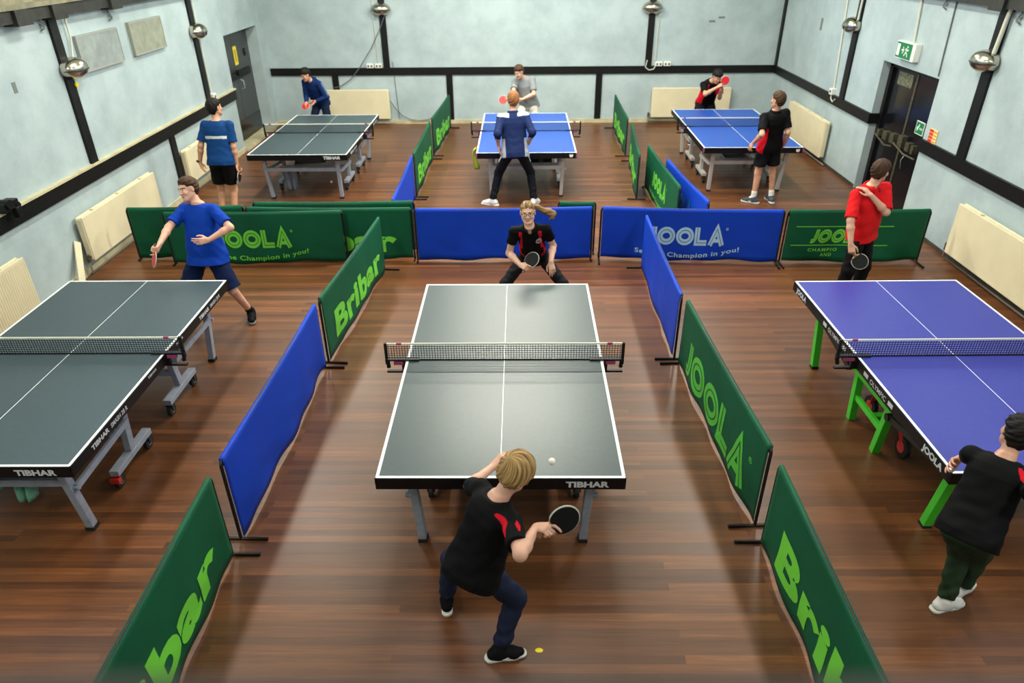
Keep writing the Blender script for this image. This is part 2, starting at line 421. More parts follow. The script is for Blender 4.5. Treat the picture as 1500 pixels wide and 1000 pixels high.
x = RX + .18
b = MB(); b.box(x - .02, x + .02, RD0 + .06, 5.79, .01, RDZ - .06); d = struct(b.build('door_2', M['door_black'], bevel=.004))
b = MB(); b.box(x - .02, x + .02, 5.83, RD1 - .08, .01, RDZ - .06); b.build('door_leaf', M['door_black'], d, bevel=.004)
b = MB(); b.box(x - .06, x + .02, RD0, RD0 + .07, 0, RDZ); b.box(x - .06, x + .02, RD1 - .09, RD1, 0, RDZ); b.box(x - .06, x + .02, RD0, RD1, RDZ - .07, RDZ); b.build('door_frame', M['black_paint'], d)
b = MB(); b.box(x - .03, x - .018, 5.79, 5.835, .02, RDZ - .08); b.build('meeting_strip', M['brass'], d)
b = MB(); b.box(x - .026, x - .018, 5.93, 6.36, 1.66, 1.84); b.build('glazed_panel', M['glass_wired_reflection'], d)
b = MB()
b.tube([(x - .1, 6.5, .9), (x - .12, 6.1, .82), (x - .13, 5.87, .86)], .014); b.tube([(x - .13, 5.83, .92), (x - .12, 5.5, .84), (x - .1, 5.2, .84)], .014)
for y, w, h in ((6.42, .07, .1), (6.2, .13, .12), (5.98, .12, .14), (5.72, .13, .17), (5.5, .1, .12), (5.35, .07, .12)): b.box(x - .1, x - .018, y - w / 2, y + w / 2, .88, .88 + h)
b.build('panic_bar', M['brass'], d, bevel=.008)
b = MB(); b.tube([(x - .03, 5.62, .78), (x - .06, 5.62, .72), (x - .05, 5.6, .6)], .008); b.build('bolt', M['chrome'], d)

# ------------------------------------------------------------------ signs on the wall
b = MB(); b.box(RX - .09, RX + .0, 5.62, 6.15, 2.06, 2.29); ex = tag(b.build('exit_sign', M['white_plastic'], bevel=.008), 'green running man exit sign lit box above the black double doors', 'exit sign')
def xs(u, v, off=0.0): return (RX - .0945 - off, 6.13 - u, 2.08 + v)     # u runs left to right seen from the room
b = MB()
b.box(RX - .093, RX - .089, 5.70, 6.13, 2.075, 2.275)
b.build('green_face', M['sign_green'], ex)
b = MB()
b.add([xs(u, v) for u, v in ((.02, .02), (.10, .02), (.10, .17), (.02, .17))], [(0, 1, 2, 3)])
ribbon(b, [(.155, .10), (.20, .10)], .02, xs); ribbon(b, [(.19, .145), (.215, .10), (.19, .055)], .018, xs)
for st in ([(.30, .12), (.285, .085), (.32, .06), (.345, .025)], [(.285, .085), (.262, .06), (.245, .03)], [(.30, .12), (.27, .125), (.255, .10)], [(.30, .12), (.33, .105), (.352, .125)]): ribbon(b, st, .017, xs)
b.add([xs(.312 + .016 * math.cos(t * PI / 6), .152 + .016 * math.sin(t * PI / 6)) for t in range(12)], [tuple(range(12))])
b.build('pictogram', M['sign_white'], ex)
b = MB(); b.box(RX - .012, RX - .002, 5.02, 5.23, 1.21, 1.38); b.box(RX - .0135, RX - .011, 5.03, 5.22, 1.22, 1.37, 1)
sg = tag(b.build('push_sign', [M['sign_white'], M['sign_green']]), 'green square sign with a pale tick at the door edge above the rail', 'sign')
def ps(u, v, off=0.0): return (RX - .0145 - off, 5.22 - u, 1.22 + v)
b = MB(); ribbon(b, [(.025, .085), (.045, .045), (.085, .125)], .02, ps)
put_text(b, 'PUSH', lambda u, v: ps(u, v), .10, .18, .055, .03)
b.build('tick', M['sign_white'], sg)
b = MB(); b.box(RX - .01, RX - .002, 4.67, 4.87, 1.18, 1.36)
nt_ = tag(b.build('fire_notice', M['sign_cream']), 'small red and cream fire action notice beside the green sign', 'sign')
b = MB()
for k in range(4): b.box(RX - .0115, RX - .0095, 4.77, 4.865, 1.19 + k * .042, 1.225 + k * .042)
b.build('red_panel', M['sign_red'], nt_)
b = MB()
for k in range(4): b.box(RX - .0115, RX - .0095, 4.685, 4.76, 1.2 + k * .042, 1.21 + k * .042)
b.build('print_lines', M['sign_red'], nt_)

# ------------------------------------------------------------------ boards
def board(y0, y1, z0, z1, m, label):
    b = MB(); b.box(LX - .005, LX + .045, y0, y1, z0, z1)
    o = tag(b.build('wall_board', m, bevel=.006), label, 'board', 'flat boards on the wall above the rail')
    b = MB()
    for a in ((y0, y1, z0, z0 + .02), (y0, y1, z1 - .02, z1), (y0, y0 + .02, z0 + .02, z1 - .02), (y1 - .02, y1, z0 + .02, z1 - .02)): b.box(LX + .04, LX + .05, *a)
    b.build('frame', M['tray'], o); return o
board(4.4, 5.4, 2.19, 2.61, M['board_grey'], 'larger grey scribbled board beside the wall lamp above the radiators')
board(5.73, 6.7, 2.2, 2.63, M['board_beige'], 'smaller beige grey board on the wall nearer the grey door')
b = MB(); b.box(LX - .002, LX + .004, 3.08, 3.14, 2.2, 2.31); tag(b.build('tape_strip', mat('tape_grey', (110, 116, 112), .6)), 'short strip of grey tape stuck on the bare pale wall', 'tape')
b = MB(); b.box(RX - .006, RX + .002, 9.2, 9.28, 2.08, 2.28); tag(b.build('tape_strip', bpy.data.materials['tape_grey']), 'dark scrap of tape high on the wall by the room corner', 'tape')
for x0, z0, l in ((4.05, 2.02, 'lower of two dark paint chips high on the back wall'), (4.24, 2.09, 'upper of two dark paint chips high on the back wall')):
    b = MB(); b.box(x0, x0 + .13, BY - .005, BY + .002, z0, z0 + .04); tag(b.build('wall_chip', bpy.data.materials['tape_grey']), l, 'mark')

# ------------------------------------------------------------------ egg shaped wall lamps
def wall_lamp(side, p, z, label):
    dirv = {'L': Vector((1, 0, 0)), 'R': Vector((-1, 0, 0)), 'B': Vector((0, -1, 0))}[side]
    base = {'L': Vector((LX + .03, p, z)), 'R': Vector((RX - .03, p, z)), 'B': Vector((p, BY - .03, z))}[side]
    root = empty('wall_lamp', base); tag(root, label, 'wall lamp', 'egg shaped chrome lamps on the black posts')
    side_v = Vector((0, 0, 1)).cross(dirv)
    R = Matrix((side_v, Vector((0, 0, 1)), dirv)).transposed().to_4x4()
    b = MB(); b.cyl((0, 0, 0), dirv, .1, .05, 24); b.build('back_plate', M['black_paint'], root)
    b = MB(); S = R @ Matrix.Diagonal((.205, .125, .15, 1))
    b.lathe([(math.cos(t), math.sin(t)) for t in [i * PI / 24 for i in range(-2, 13)]], Matrix.Translation(dirv * .03) @ S, 32)
    b.build('dome', M['chrome'], root)
    b = MB(); b.tube([Matrix.Translation(dirv * .03) @ S @ Vector((1.01 * math.cos(t), -.12, 1.01 * math.sin(t))) for t in [i * PI / 20 for i in range(21)]], .004, 6); b.build('seam', M['black_metal'], root)
    b = MB(); b.cyl(dirv * .17 + Vector((0, 0, -.035)), dirv, .022, .02, 12); b.build('sensor', M['rubber_black'], root)
    return root
wall_lamp('L', 4.15, 2.29, 'chrome egg wall lamp next to the larger grey board')
wall_lamp('L', 7.85, 2.29, 'chrome egg wall lamp between the beige board and the grey door')
wall_lamp('B', -2.74, 2.32, 'chrome egg lamp on the back wall post with the slanting cable')
wall_lamp('B', 2.85, 2.31, 'chrome egg lamp on the back wall post nearer the exit side corner')
wall_lamp('R', 7.8, 2.31, 'chrome egg lamp on the wall post beyond the exit sign')
wall_lamp('R', 4.06, 2.31, 'chrome egg lamp on the wall post nearer than the exit sign')
b = MB(); b.cyl((LX + .04, 4.15, 2.1), (1, 0, 0), .03, .02, 12); tag(b.build('yellow_sticker', M['sign_yellow']), 'small round yellow sticker under the lamp by the grey board', 'sticker')

# ------------------------------------------------------------------ conduits, sockets, cables
def conduit(pts, r, m, label, name='cable'):
    b = MB(); b.tube(pts, r, 8); return tag(b.build(name, m), label, 'cable')
conduit([(RX - .018, 8.32, 2.87), (RX - .018, 8.1, 1.27)], .016, M['cable_white'], 'thin pale conduit down to the socket beside the far radiator', 'conduit')
conduit([(RX - .05, 7.66, 2.87), (RX - .055, 7.66, 2.4)], .018, M['cable_white'], 'pale cable dropping to the lamp beyond the exit sign')
conduit([(RX - .018, 5.92, 2.86), (RX - .018, 5.84, 2.3)], .016, M['cable_white'], 'pale conduit dropping to the exit sign', 'conduit')
conduit([(RX - .012, 5.08, 2.86), (RX - .012, 5.03, 1.98)], .009, M['cable_grey'], 'thin grey cable running down to the top of the black doors')
conduit([(RX - .06, 3.9, 2.87), (RX - .06, 3.93, 2.6), (RX - .065, 3.95, 2.38)], .024, M['cable_white'], 'thick cream cable beside the lamp post nearer than the exit')
conduit([(LX + .02, 7.98, 2.86), (LX + .02, 7.99, 1.3)], .012, M['cable_white'], 'pale conduit beside the post between board and grey door', 'conduit')
conduit([(LX + .05, 4.3, 2.86), (LX + .05, 4.3, 2.6), (LX + .04, 4.24, 2.4)], .012, M['cable_white'], 'cream cable curling down to the lamp by the grey board')
conduit([(-2.93, BY - .02, 3.2), (-2.9, BY - .02, 1.3)], .01, M['cable_white'], 'thin pale conduit beside the back wall post above the sockets', 'conduit')
conduit([(3.02, BY - .02, 3.2), (3.0, BY - .02, 1.3)], .012, M['cable_white'], 'pale conduit on the back wall above the twin sockets', 'conduit')
conduit([(-2.6, BY - .012, 1.3), (-2.55, BY - .012, .09)], .006, M['cable_grey'], 'thin wire down the back wall by the radiator end')
cb = [(-2.67, 2.21), (-2.78, 1.98), (-3.01, 1.58), (-3.3, 1.2), (-3.52, .96), (-3.75, .82), (-3.9, .78)]
conduit([(x, BY - .05, z) for x, z in cb], .009, M['cable_grey'], 'grey cable slanting across the back wall from the lamp')
cb = [(-2.72, .5), (-2.6, .32), (-2.48, .19), (-2.3, .1), (-2.1, .075), (-1.9, .1), (-1.7, .2), (-1.48, .45)]
conduit([(x, BY - .05, z) for x, z in cb], .008, M['cable_grey'], 'grey cable sagging along the wall foot beside the radiator')
conduit([(2.83, BY - .05, 1.3), (2.8, BY - .06, 1.16), (2.88, BY - .06, 1.1), (2.98, BY - .06, 1.12), (3.02, BY - .05, 1.2)], .012, M['cable_white'], 'white cable loop hanging over the rail under the twin sockets')
conduit([(RX - .05, 8.08, 1.22), (RX - .06, 8.05, 1.12), (RX - .06, 7.95, 1.08), (RX - .06, 7.88, 1.14)], .01, M['cable_white'], 'white cable loop hanging over the rail by the far wall socket')
def socket(x, y, z, side, label):
    o = empty('wall_socket', (x, y, z)); tag(o, label, 'socket', 'socket boxes along the top of the rail')
    if side == 'B':
        b = MB(); b.box(-.075, .075, -.05, .02, 0, .085); b.build('box', M['white_plastic'], o, bevel=.006)
        b = MB()
        for s in (-1, 1): b.box(s * .035 - .014, s * .035 + .014, -.055, -.049, .02, .06)
        b.build('outlet', M['black_paint'], o)
    else:
        s = 1 if side == 'L' else -1
        b = MB(); b.box(min(-.02 * s, .06 * s), max(-.02 * s, .06 * s), -.06, .06, 0, .1); b.build('box', M['white_plastic'], o, bevel=.006)
        b = MB(); b.box(min(.058 * s, .066 * s), max(.058 * s, .066 * s), -.02, .02, .03, .07); b.build('outlet', M['black_paint'], o)
for x, l in ((-3.08, 'socket box on the back rail farther from the lamp post with slanting cable'), (-2.9, 'socket box on the back rail touching the lamp post with slanting cable'),
             (3.08, 'socket box on the back rail next to the white cable loop'), (3.26, 'socket box on the back rail beyond the one with the cable loop')): socket(x, BY - .02, 1.18, 'B', l)
socket(LX + .02, 7.98, 1.185, 'L', 'grey socket box on the ledge above the boy with the striped back')
socket(RX - .02, 8.08, 1.18, 'R', 'socket box at the foot of the pale conduit on the door wall')
b = MB(); b.box(0, .12, -.13, .1, .0, .1); b.cyl((.08, -.06, .08), (1, 0, 0), .05, .12); b.cyl((.06, .07, .03), (1, 0, 0), .035, .14); b.box(.1, .16, -.02, .05, -.08, .03)
o = b.build('cable_clamp', M['black_paint'], None, bevel=.006); o.location = (LX, 2.3, 1.185); tag(o, 'dark metal clamp on the ledge at the picture edge above the near radiator', 'clamp')

# ------------------------------------------------------------------ radiators
def radiator(side, p0, p1, z0, z1, label, ribs=False, pipe=None):
    c = (p0 + p1) / 2; h = (p1 - p0) / 2
    loc = {'L': (LX, c, 0), 'R': (RX, c, 0), 'B': (c, BY, 0)}[side]
    rz = {'L': 0, 'R': PI, 'B': -PI / 2}[side]
    root = empty('radiator', loc, rz); tag(root, label, 'radiator', 'cream panel radiators below the rail')
    def pan(x0, x1, name, rib):
        b = MB()
        if rib:
            k = int(2 * h / .034); vs = []; fs = []
            for i in range(k * 4 + 1):
                y = -h + 2 * h * i / (k * 4); x = x1 + (.007 if i % 4 in (1, 2) else 0)
                vs += [(x, y, z0 + .03), (x, y, z1 - .03)]
            for i in range(k * 4): fs.append((2 * i, 2 * i + 2, 2 * i + 3, 2 * i + 1))
            b.add(vs, fs)
        b.box(x0, x1, -h, h, z0, z1); return b.build(name, M['radiator'], root, bevel=.008)
    pan(.04, .06, 'rear_panel', False); pan(.105, .13, 'front_panel', ribs)
    b = MB(); b.box(.06, .105, -h + .005, h - .005, z1 - .035, z1 - .012)
    for i in range(3): b.box(.045, .11, -h + 2 * h * (i + .5) / 3 - .012, -h + 2 * h * (i + .5) / 3 + .012, z1 - .012, z1 + .004)
    b.build('top_grille', M['radiator'], root)
    for s in (-1, 1):
        b = MB(); b.box(.05, .115, s * h - .012, s * h + .012, z0 + .02, z1 - .02); b.build('side_panel', M['radiator'], root, bevel=.004)
    for s in (-1, 1):
        b = MB(); b.box(.003, .05, s * h * .8 - .02, s * h * .8 + .02, z0 + .06, z0 + .14); b.build('bracket', M['pipe'], root)
    b = MB()
    b.cyl((.085, -h - .03, z0 + .05), (0, 1, 0), .02, .07, 12); b.cyl((.085, -h - .055, z0 + .05), (0, 0, 1), .022, .09, 12)
    b.build('valve', M['brass'], root)
    b = MB(); b.tube([(.085, -h - .055, z0 + .04), (.085, -h - .055, .045), (.06, -h - .055, .03), (.06, h + .1, .03)], .012, 8)
    b.build('pipe', M['pipe'], root)
    return root
radiator('L', .3, 2.15, .13, .72, 'ribbed cream radiator at the picture edge behind the grey table', True)
radiator('L', 3.3, 5.2, .18, .73, 'double panel cream radiator with green barrier end in front')
radiator('L', 6.3, 8.0, .22, .73, 'cream radiator behind the boy with the striped back')
radiator('B', -4.08, -2.74, .13, .74, 'cream radiator on the back wall behind the boy in the navy tracksuit')
radiator('B', 3.0, 4.68, .13, .74, 'cream radiator on the back wall behind the boy in black')
radiator('R', 7.88, 9.75, .13, .75, 'cream radiator on the door wall beside the far blue table')
radiator('R', 1.2, 3.6, .13, .76, 'long cream radiator beside the violet table')
b = MB(); b.bar((LX + .16, 2.86, .03), (LX + .03, 3.22, .46), .02, .085, 0, (0, 1, .4))
tag(b.build('loose_panel', M['radiator'], bevel=.004), 'loose cream side panel leaning on the wall at the end of the radiator', 'panel')

for sd, y, z, l in (('L', 3.86, 2.80, 'small twisted wire hook under the beam left of the grey board'), ('L', 5.34, 2.76, 'small twisted wire hook under the beam between the two boards'),
                    ('R', 5.29, 2.82, 'small wire hook high on the wall above the exit sign'), ('R', 3.75, 2.80, 'small wire hook high on the wall beside the thick cream cable')):
    x = LX + .012 if sd == 'L' else RX - .012; q = 1 if sd == 'L' else -1
    b = MB(); b.tube([(x, y, z + .09), (x + q * .01, y, z + .03), (x + q * .03, y + .03, z - .03), (x + q * .01, y - .03, z - .07), (x + q * .03, y + .02, z - .05), (x, y, z)], .009, 6)
    tag(b.build('wall_hook', bpy.data.materials['tape_grey']), l, 'hook')

# ------------------------------------------------------------------ balcony rail, close to the lens
b = MB(); b.box(LX, RX, -4.56, -4.495, 3.36, 3.411); b.box(LX, RX, -4.545, -4.51, 2.9, 3.36)
tag(b.build('balcony_rail', M['rail_wood'], bevel=.01), 'dark wooden balcony rail blurred along the bottom edge', 'rail')
# ------------------------------------------------------------------ tables
def table(x, y, rz, top, frame, style, label, apron_text=None, group='table tennis tables set up in two rows'):
    root = empty('table_tennis_table', (x, y, 0), rz); tag(root, label, 'table tennis table', group)
    W, Ln, ZT = .7625, 1.37, .76
    for s in (-1, 1):                                     # two halves
        b = MB(); y0, y1 = sorted((s * .004, s * Ln))
        b.box(-W, W, y0, y1, ZT - .024, ZT - .0006, 0)
        e = ZT; e0, e1 = (y0, y1 - .02) if s > 0 else (y0 + .02, y1)
        ol = (y1 - .02, y1) if s > 0 else (y0, y0 + .02)
        def q(xa, xb, ya, yb, mi): b.add([(xa, ya, e), (xb, ya, e), (xb, yb, e), (xa, yb, e)], [(0, 1, 2, 3)], mi)
        q(-W + .02, -.0025, e0, e1, 0); q(.0025, W - .02, e0, e1, 0); q(-.0025, .0025, e0, e1, 1)
        q(-W, -W + .02, e0, e1, 1); q(W - .02, W, e0, e1, 1); q(-W, W, ol[0], ol[1], 1)
        b.build('table_top', [top, M['white_line']], root)
        b = MB(); z0, z1 = ZT - .088, ZT - .004
        b.box(-W - .004, -W + .022, y0, y1, z0, z1); b.box(W - .022, W + .004, y0, y1, z0, z1)
        ya, yb = (y1 - .024, y1 + .004) if s > 0 else (y0 - .004, y0 + .024)
        b.box(-W - .004, W + .004, ya, yb, z0, z1)
        ap = b.build('apron', M['apron_black'], root, bevel=.003)
        b = MB()
        def end(u, v, off=0.0): return (u, s * (Ln + .0055), z0 + v) if s < 0 else (-u, s * (Ln + .0055), z0 + v)
        def sid(sx):
            return lambda u, v, off=0.0: (sx * (W + .0055), sx * u, z0 + v)
        if apron_text == 'T':
            put_text(b, 'TIBHAR', end, .40, .665, .02, .044, .045)
            for sx in (-1, 1):
                c = s * sx * .9
                put_text(b, 'TIBHAR', sid(sx), c - .24, c - .02, .024, .036, .045); put_text(b, 'SMASH 28 R', sid(sx), c + .01, c + .24, .024, .036, .02)
                c = s * sx * .25; put_text(b, 'TIBHAR', sid(sx), c - .07, c + .07, .05, .02, .03)
        elif apron_text == 'J':
            for sx in (-1, 1):
                f = sid(sx); c = s * sx * 1.16
                put_text(b, 'JOOLA', f, c - .12, c + .12, .02, .046, .05)
                c = s * sx * .40; put_text(b, 'OLYMPIC', f, c - .13, c + .12, .02, .04, .01)
                for cc in (c - .2, c + .19): b.add([f(cc - .035, .025), f(cc + .035, .025), f(cc + .035, .06), f(cc - .035, .06)], [(0, 1, 2, 3)])
            put_text(b, 'JOOLA', end, .40, .66, .02, .046, .05)
        elif apron_text == 'B':
            ribbon(b, [(.68 + .02 * math.cos(a), .045 + .018 * math.sin(a)) for a in [PI + i * PI / 8 for i in range(9)]], .018, end)
            ribbon(b, [(.655, .06), (.68, .04), (.705, .06)], .02, end)
        if b.v: b.build('lettering', M['letter_grey'] if apron_text != 'B' else M['white_plastic'], ap)
        if apron_text == 'B':
            b = MB()
            for sx in (-1, 1): b.box(sx * W - .012, sx * W + .012, s * Ln - .012, s * Ln + .012, ZT - .075, ZT - .006)
            b.build('corner_guard', M['pink_plastic'], root, bevel=.004)
        elif apron_text == 'T':
            b = MB()
            for sx in (-1, 1): b.box(sx * W - .004, sx * W + .004, s * Ln - .004, s * Ln + .004, ZT - .05, ZT + .0005)
            b.build('corner_guard', M['apron_black'], root)
        # underside beams
        b = MB()
        for xx in (-.5, .5): b.box(xx - .02, xx + .02, min(s * .05, s * 1.25), max(s * .05, s * 1.25), ZT - .075, ZT - .026)
        b.box(-.55, .55, s * 1.18 - .02, s * 1.18 + .02, ZT - .075, ZT - .026)
        b.build('top_beam', frame, root)
    zt = ZT - .04
    if style == 'J':
        for s in (-1, 1):
            for sx in (-1, 1):
                b = MB(); b.bar((sx * .56, s * 1.16, zt), (sx * .55, s * 1.04, .02), .06, .06); b.build('leg', frame, root, bevel=.004)
                b = MB(); b.box(sx * .55 - .032, sx * .55 + .032, s * 1.04 - .032, s * 1.04 + .032, 0, .022); b.build('foot', M['rubber_black'], root)
                b = MB(); b.bar((sx * .60, s * 1.14, .56), (sx * .60, s * .36, .44), .022, .05)
                b.cyl((sx * .60, s * 1.14, .56), (1, 0, 0), .03, .04, 12); b.cyl((sx * .60, s * .36, .44), (1, 0, 0), .03, .04, 12); b.build('link_bar', M['black_metal'], root)
                b = MB(); b.bar((sx * .54, s * .30, zt), (sx * .54, s * .22, .0), .06, .06); b.build('leg', frame, root, bevel=.004)
            b = MB(); b.box(-.54, .54, s * 1.12 - .025, s * 1.12 + .025, .50, .55); b.build('cross_bar', frame, root, bevel=.004)
        for sx in (-1, 1):
            b = MB(); b.box(sx * .56 - .02, sx * .56 + .02, -.36, .36, .43, .48); b.box(sx * .54 - .018, sx * .54 + .018, -.24, .24, .2, .245); b.build('side_rail', frame, root, bevel=.004)
        b = MB(); b.box(-.5, .5, -.03, .03, .16, .2); b.build('cross_bar', frame, root)
        for sx in (-1, 1):
            for s in (-1, 1):
                b = MB(); b.cyl((sx * .36, s * .28, .09), (1, 0, 0), .09, .035, 20, 0); b.cyl((sx * .36, s * .28, .09), (1, 0, 0), .05, .04, 14, 1); b.bar((sx * .36, s * .28, .1), (sx * .4, s * .2, .3), .03, .03, 1)
                b.build('wheel', [M['rubber_black'], M['red_plastic']], root)
        b = MB(); b.bar((-.3, -.5, .35), (-.42, -.25, .42), .05, .03); b.bar((-.42, -.25, .4), (-.44, .3, .46), .03, .03); b.build('lock_handle', M['red_plastic'], root)
    else:
        low = style == 'L'
        for s in (-1, 1):
            for sx in (-1, 1):
                b = MB(); b.bar((sx * .57, s * 1.24, zt - .01), (sx * .55, s * 1.13, .025), .052, .06); b.build('leg', frame, root, bevel=.004)
                b = MB(); b.box(sx * .55 - .031, sx * .55 + .031, s * 1.13 - .036, s * 1.13 + .036, 0, .03); b.build('foot', M['rubber_black'], root)
                b = MB(); b.bar((sx * .60, s * 1.19, .43 if low else .46), (sx * .58, s * .44, .43 if low else .40), .022, .05)
                b.cyl((sx * .595, s * 1.19, .43 if low else .46), (1, 0, 0), .016, .06, 10); b.build('link_bar', frame, root)
                # carriage: upright on a foot bar with two castors
                b = MB(); b.bar((sx * .53, s * .38, zt), (sx * .54, s * .46, .17), .05, .07); b.build('upright', frame, root, bevel=.004)
                b = MB(); b.box(sx * .54 - .035, sx * .54 + .035, s * .46 - .27, s * .46 + .27, .12, .17); b.build('foot_bar', frame, root, bevel=.004)
                for e in (-1, 1):
                    yy = s * .46 + e * .235
                    red = low and sx > 0 and e * s > 0 and s < 0
                    b = MB(); b.cyl((sx * .54, yy, .055), (1, 0, 0), .055, .03, 18, 0); b.cyl((sx * .54, yy, .055), (1, 0, 0), .03, .036, 14, 1)
                    b.box(sx * .54 - .028, sx * .54 - .019, yy - .02, yy + .02, .05, .12, 2); b.box(sx * .54 + .019, sx * .54 + .028, yy - .02, yy + .02, .05, .12, 2); b.box(sx * .54 - .03, sx * .54 + .03, yy - .025, yy + .025, .1, .125, 2)
                    if red: b.box(sx * .54 - .035, sx * .54 + .035, yy - .06, yy - .02, .07, .11, 3)
                    b.build('castor', [M['rubber_black'], M['wheel_grey'], M['black_metal'], M['red_plastic']], root)
            zc = .66 if style == 'C' else .46
            b = MB(); b.box(-.55, .55, s * 1.2 - .022, s * 1.2 + .022, zc, zc + .055); b.build('cross_bar', frame, root, bevel=.004)
            b = MB(); b.box(-.54, .54, s * .43 - .02, s * .43 + .02, .28, .33); b.build('cross_bar', frame, root, bevel=.004)
    return root

def net(x, y, rz, label, dark=True):
    root = empty('table_tennis_net', (x, y, .76), rz); tag(root, label, 'net', 'nets clamped across the tables')
    H, E = .1525, .915
    b = MB(); r = .0016; st = .021
    k = int(2 * E / st)
    for i in range(k + 1):
        xx = -E + 2 * E * i / k; b.box(xx - r, xx + r, -r, r, .004, H - .012)
    k = 8
    for i in range(k):
        z = .006 + (H - .018) * i / (k - 1); b.box(-E, E, -r, r, z - r, z + r)
    b.build('mesh', M['net_mesh'], root)
    b = MB(); b.box(-E, E, -.004, .004, H - .014, H); b.build('white_tape', M['net_tape'], root)
    b = MB(); b.box(-E, E, -.003, .003, .001, .009); b.build('bottom_cord', M['net_mesh'], root)
    for s in (-1, 1):
        b = MB(); b.box(s * E - .011, s * E + .011, -.012, .012, -.035, H + .002); b.build('post', M['black_metal'], root, bevel=.003)
        b = MB(); x0, x1 = sorted((s * .66, s * (E + .01)))
        b.box(x0, x1, -.02, .016, .001, .014); b.box(min(s * .74, s * .92), max(s * .74, s * .92), -.014, .014, -.108, -.092)
        b.box(min(s * .775, s * .80), max(s * .775, s * .80), -.014, .014, -.1, .001); b.cyl((s * .905, -.004, -.05), (0, 0, 1), .016, .025, 12); b.cyl((s * .9, 0, -.03), (0, 0, 1), .007, .06, 8)
        b.build('clamp', M['black_metal'], root)
        b = MB(); b.box(min(s * .785, s * .86), max(s * .785, s * .86), -.024, .0, -.03, -.006); b.box(s * .81 - .02, s * .81 + .02, -.005, .005, H - .016, H + .002)
        b.build('pink_tab', M['pink_plastic'], root)
    return root

TB = [(0, 0, 0, 'top_grey', 'grey_metal', 'C', 'T', 'grey topped table tennis table in the middle with the girl in glasses behind it', 'net on the middle grey table between the girl and the blond boy'),
      (-3.466, .105, .0033, 'top_grey', 'grey_metal', 'L', 'T', 'grey topped table with wheeled legs in front of the boy in royal blue', 'net on the grey table in front of the boy in royal blue'),
      (3.503, .051, .0112, 'top_violet', 'green_metal', 'J', 'J', 'violet topped table on bright green legs', 'net on the violet table with green legs'),
      (-3.264, 7.31, -.0032, 'top_grey', 'grey_metal', 'BL', 'T', 'grey topped table by the grey door and the boy in navy tracksuit', 'net on the far grey table by the grey door'),
      (.223, 7.355, -.0011, 'top_blue', 'silver_metal', 'BM', 'B', 'bright blue topped table between the boy in navy and the boy in grey', 'net on the blue table between the boy in navy and the boy in grey'),
      (3.733, 7.582, -.0084, 'top_blue', 'silver_metal', 'BR', 'B', 'bright blue topped table in the far corner by the two radiators', 'net on the far corner blue table by the two radiators')]
for x, y, rz, tp, fr, st, tx, lb, nl in TB:
    table(x, y, rz, M[tp], M[fr], st, lb, tx); net(x, y, rz, nl)

# ------------------------------------------------------------------ things under and around the tables
def towel(loc, w, h, label, m, rz=0.0):
    vs = []; fs = []; nu, nv = 14, 12
    for j in range(nv + 1):
        for i in range(nu + 1):
            u = i / nu - .5; v = j / nv
            wd = w * (1 - .45 * v)
            vs.append((u * wd + .03 * v, .03 * math.sin(u * 14 + v * 2) * (.3 + v) + .02 * math.sin(v * 5), -h * v + .05 * abs(u) * v))
    for j in range(nv):
        for i in range(nu): a = j * (nu + 1) + i; fs.append((a, a + 1, a + nu + 2, a + nu + 1))
    b = MB(); b.add(vs, fs, 0, True); o = b.build('towel', m, None, loc=loc); o.rotation_euler = (0, 0, rz)
    md = o.modifiers.new('thickness', 'SOLIDIFY'); md.thickness = .012
    tag(o, label, 'towel'); return o
towel((-3.33, -.98, .60), .22, .36, 'pale green towel hanging under the grey table beside the white strip', M['towel'], .1)
towel((-3.54, -.96, .60), .15, .30, 'pale green towel hanging under the grey table at the picture edge', M['towel'], -.2)
towel((-.62, 6.88, .60), .16, .36, 'lime green cloth hanging on the frame of the middle blue table', M['lime_fabric'], 1.4)
towel((-3.62, 6.5, .44), .26, .4, 'grey cloth hanging from the crossbar of the far grey table', mat('grey_cloth', (130, 136, 150), .9), .3)
def tray(x, y, z, w, d, label, m, rz=0.0):
    b = MB(); b.box(-w, w, -d, d, 0, .012); b.box(-w, w, -d, -d + .012, .012, .06); b.box(-w, w, d - .012, d, .012, .06); b.box(-w, -w + .012, -d + .012, d - .012, .012, .06); b.box(w - .012, w, -d + .012, d - .012, .012, .06)
    o = b.build('tray', m, None, bevel=.004, loc=(x, y, z)); o.rotation_euler = (0, 0, rz); return tag(o, label, 'tray')
tray(-3.36, 6.9, .336, .26, .15, 'grey tray resting on the frame under the far grey table', M['tray'], .2)
tray(.45, 6.92, .336, .205, .17, 'grey tray under the middle blue table holding black boxes', M['tray'])
for dx, w, l in ((-.09, .075, 'wider black box in the tray under the middle blue table'), (.1, .045, 'narrow black box in the tray under the middle blue table')):
    b = MB(); b.box(-w, w, -.08, .06, 0, .12); b.box(-w + .01, w - .01, -.07, .05, .12, .128); o = b.build('box', M['rubber_black'], None, bevel=.004, loc=(.45 + dx, 6.92, .349)); tag(o, l, 'box')
    b = MB(); b.box(-w + .02, -w + .05, -.02, .01, .128, .18); b.build('handle', M['black_metal'], o)
tray(3.72, 7.12, .336, .2, .16, 'grey tray on the frame under the far corner blue table', M['tray'])
def ball(p, label):
    b = MB(); b.lathe([(.02 * math.cos(t), .02 * math.sin(t)) for t in [-PI / 2 + PI * i / 12 for i in range(13)]], Matrix(), 20)
    return tag(b.build('table_tennis_ball', M['ball_white'], None, loc=p), label, 'ball')
ball((.300, -1.58, 1.065), 'white ball in the air just above the end of the middle table')
ball((-3.08, 6.97, .02), 'white ball lying on the floor under the far grey table')
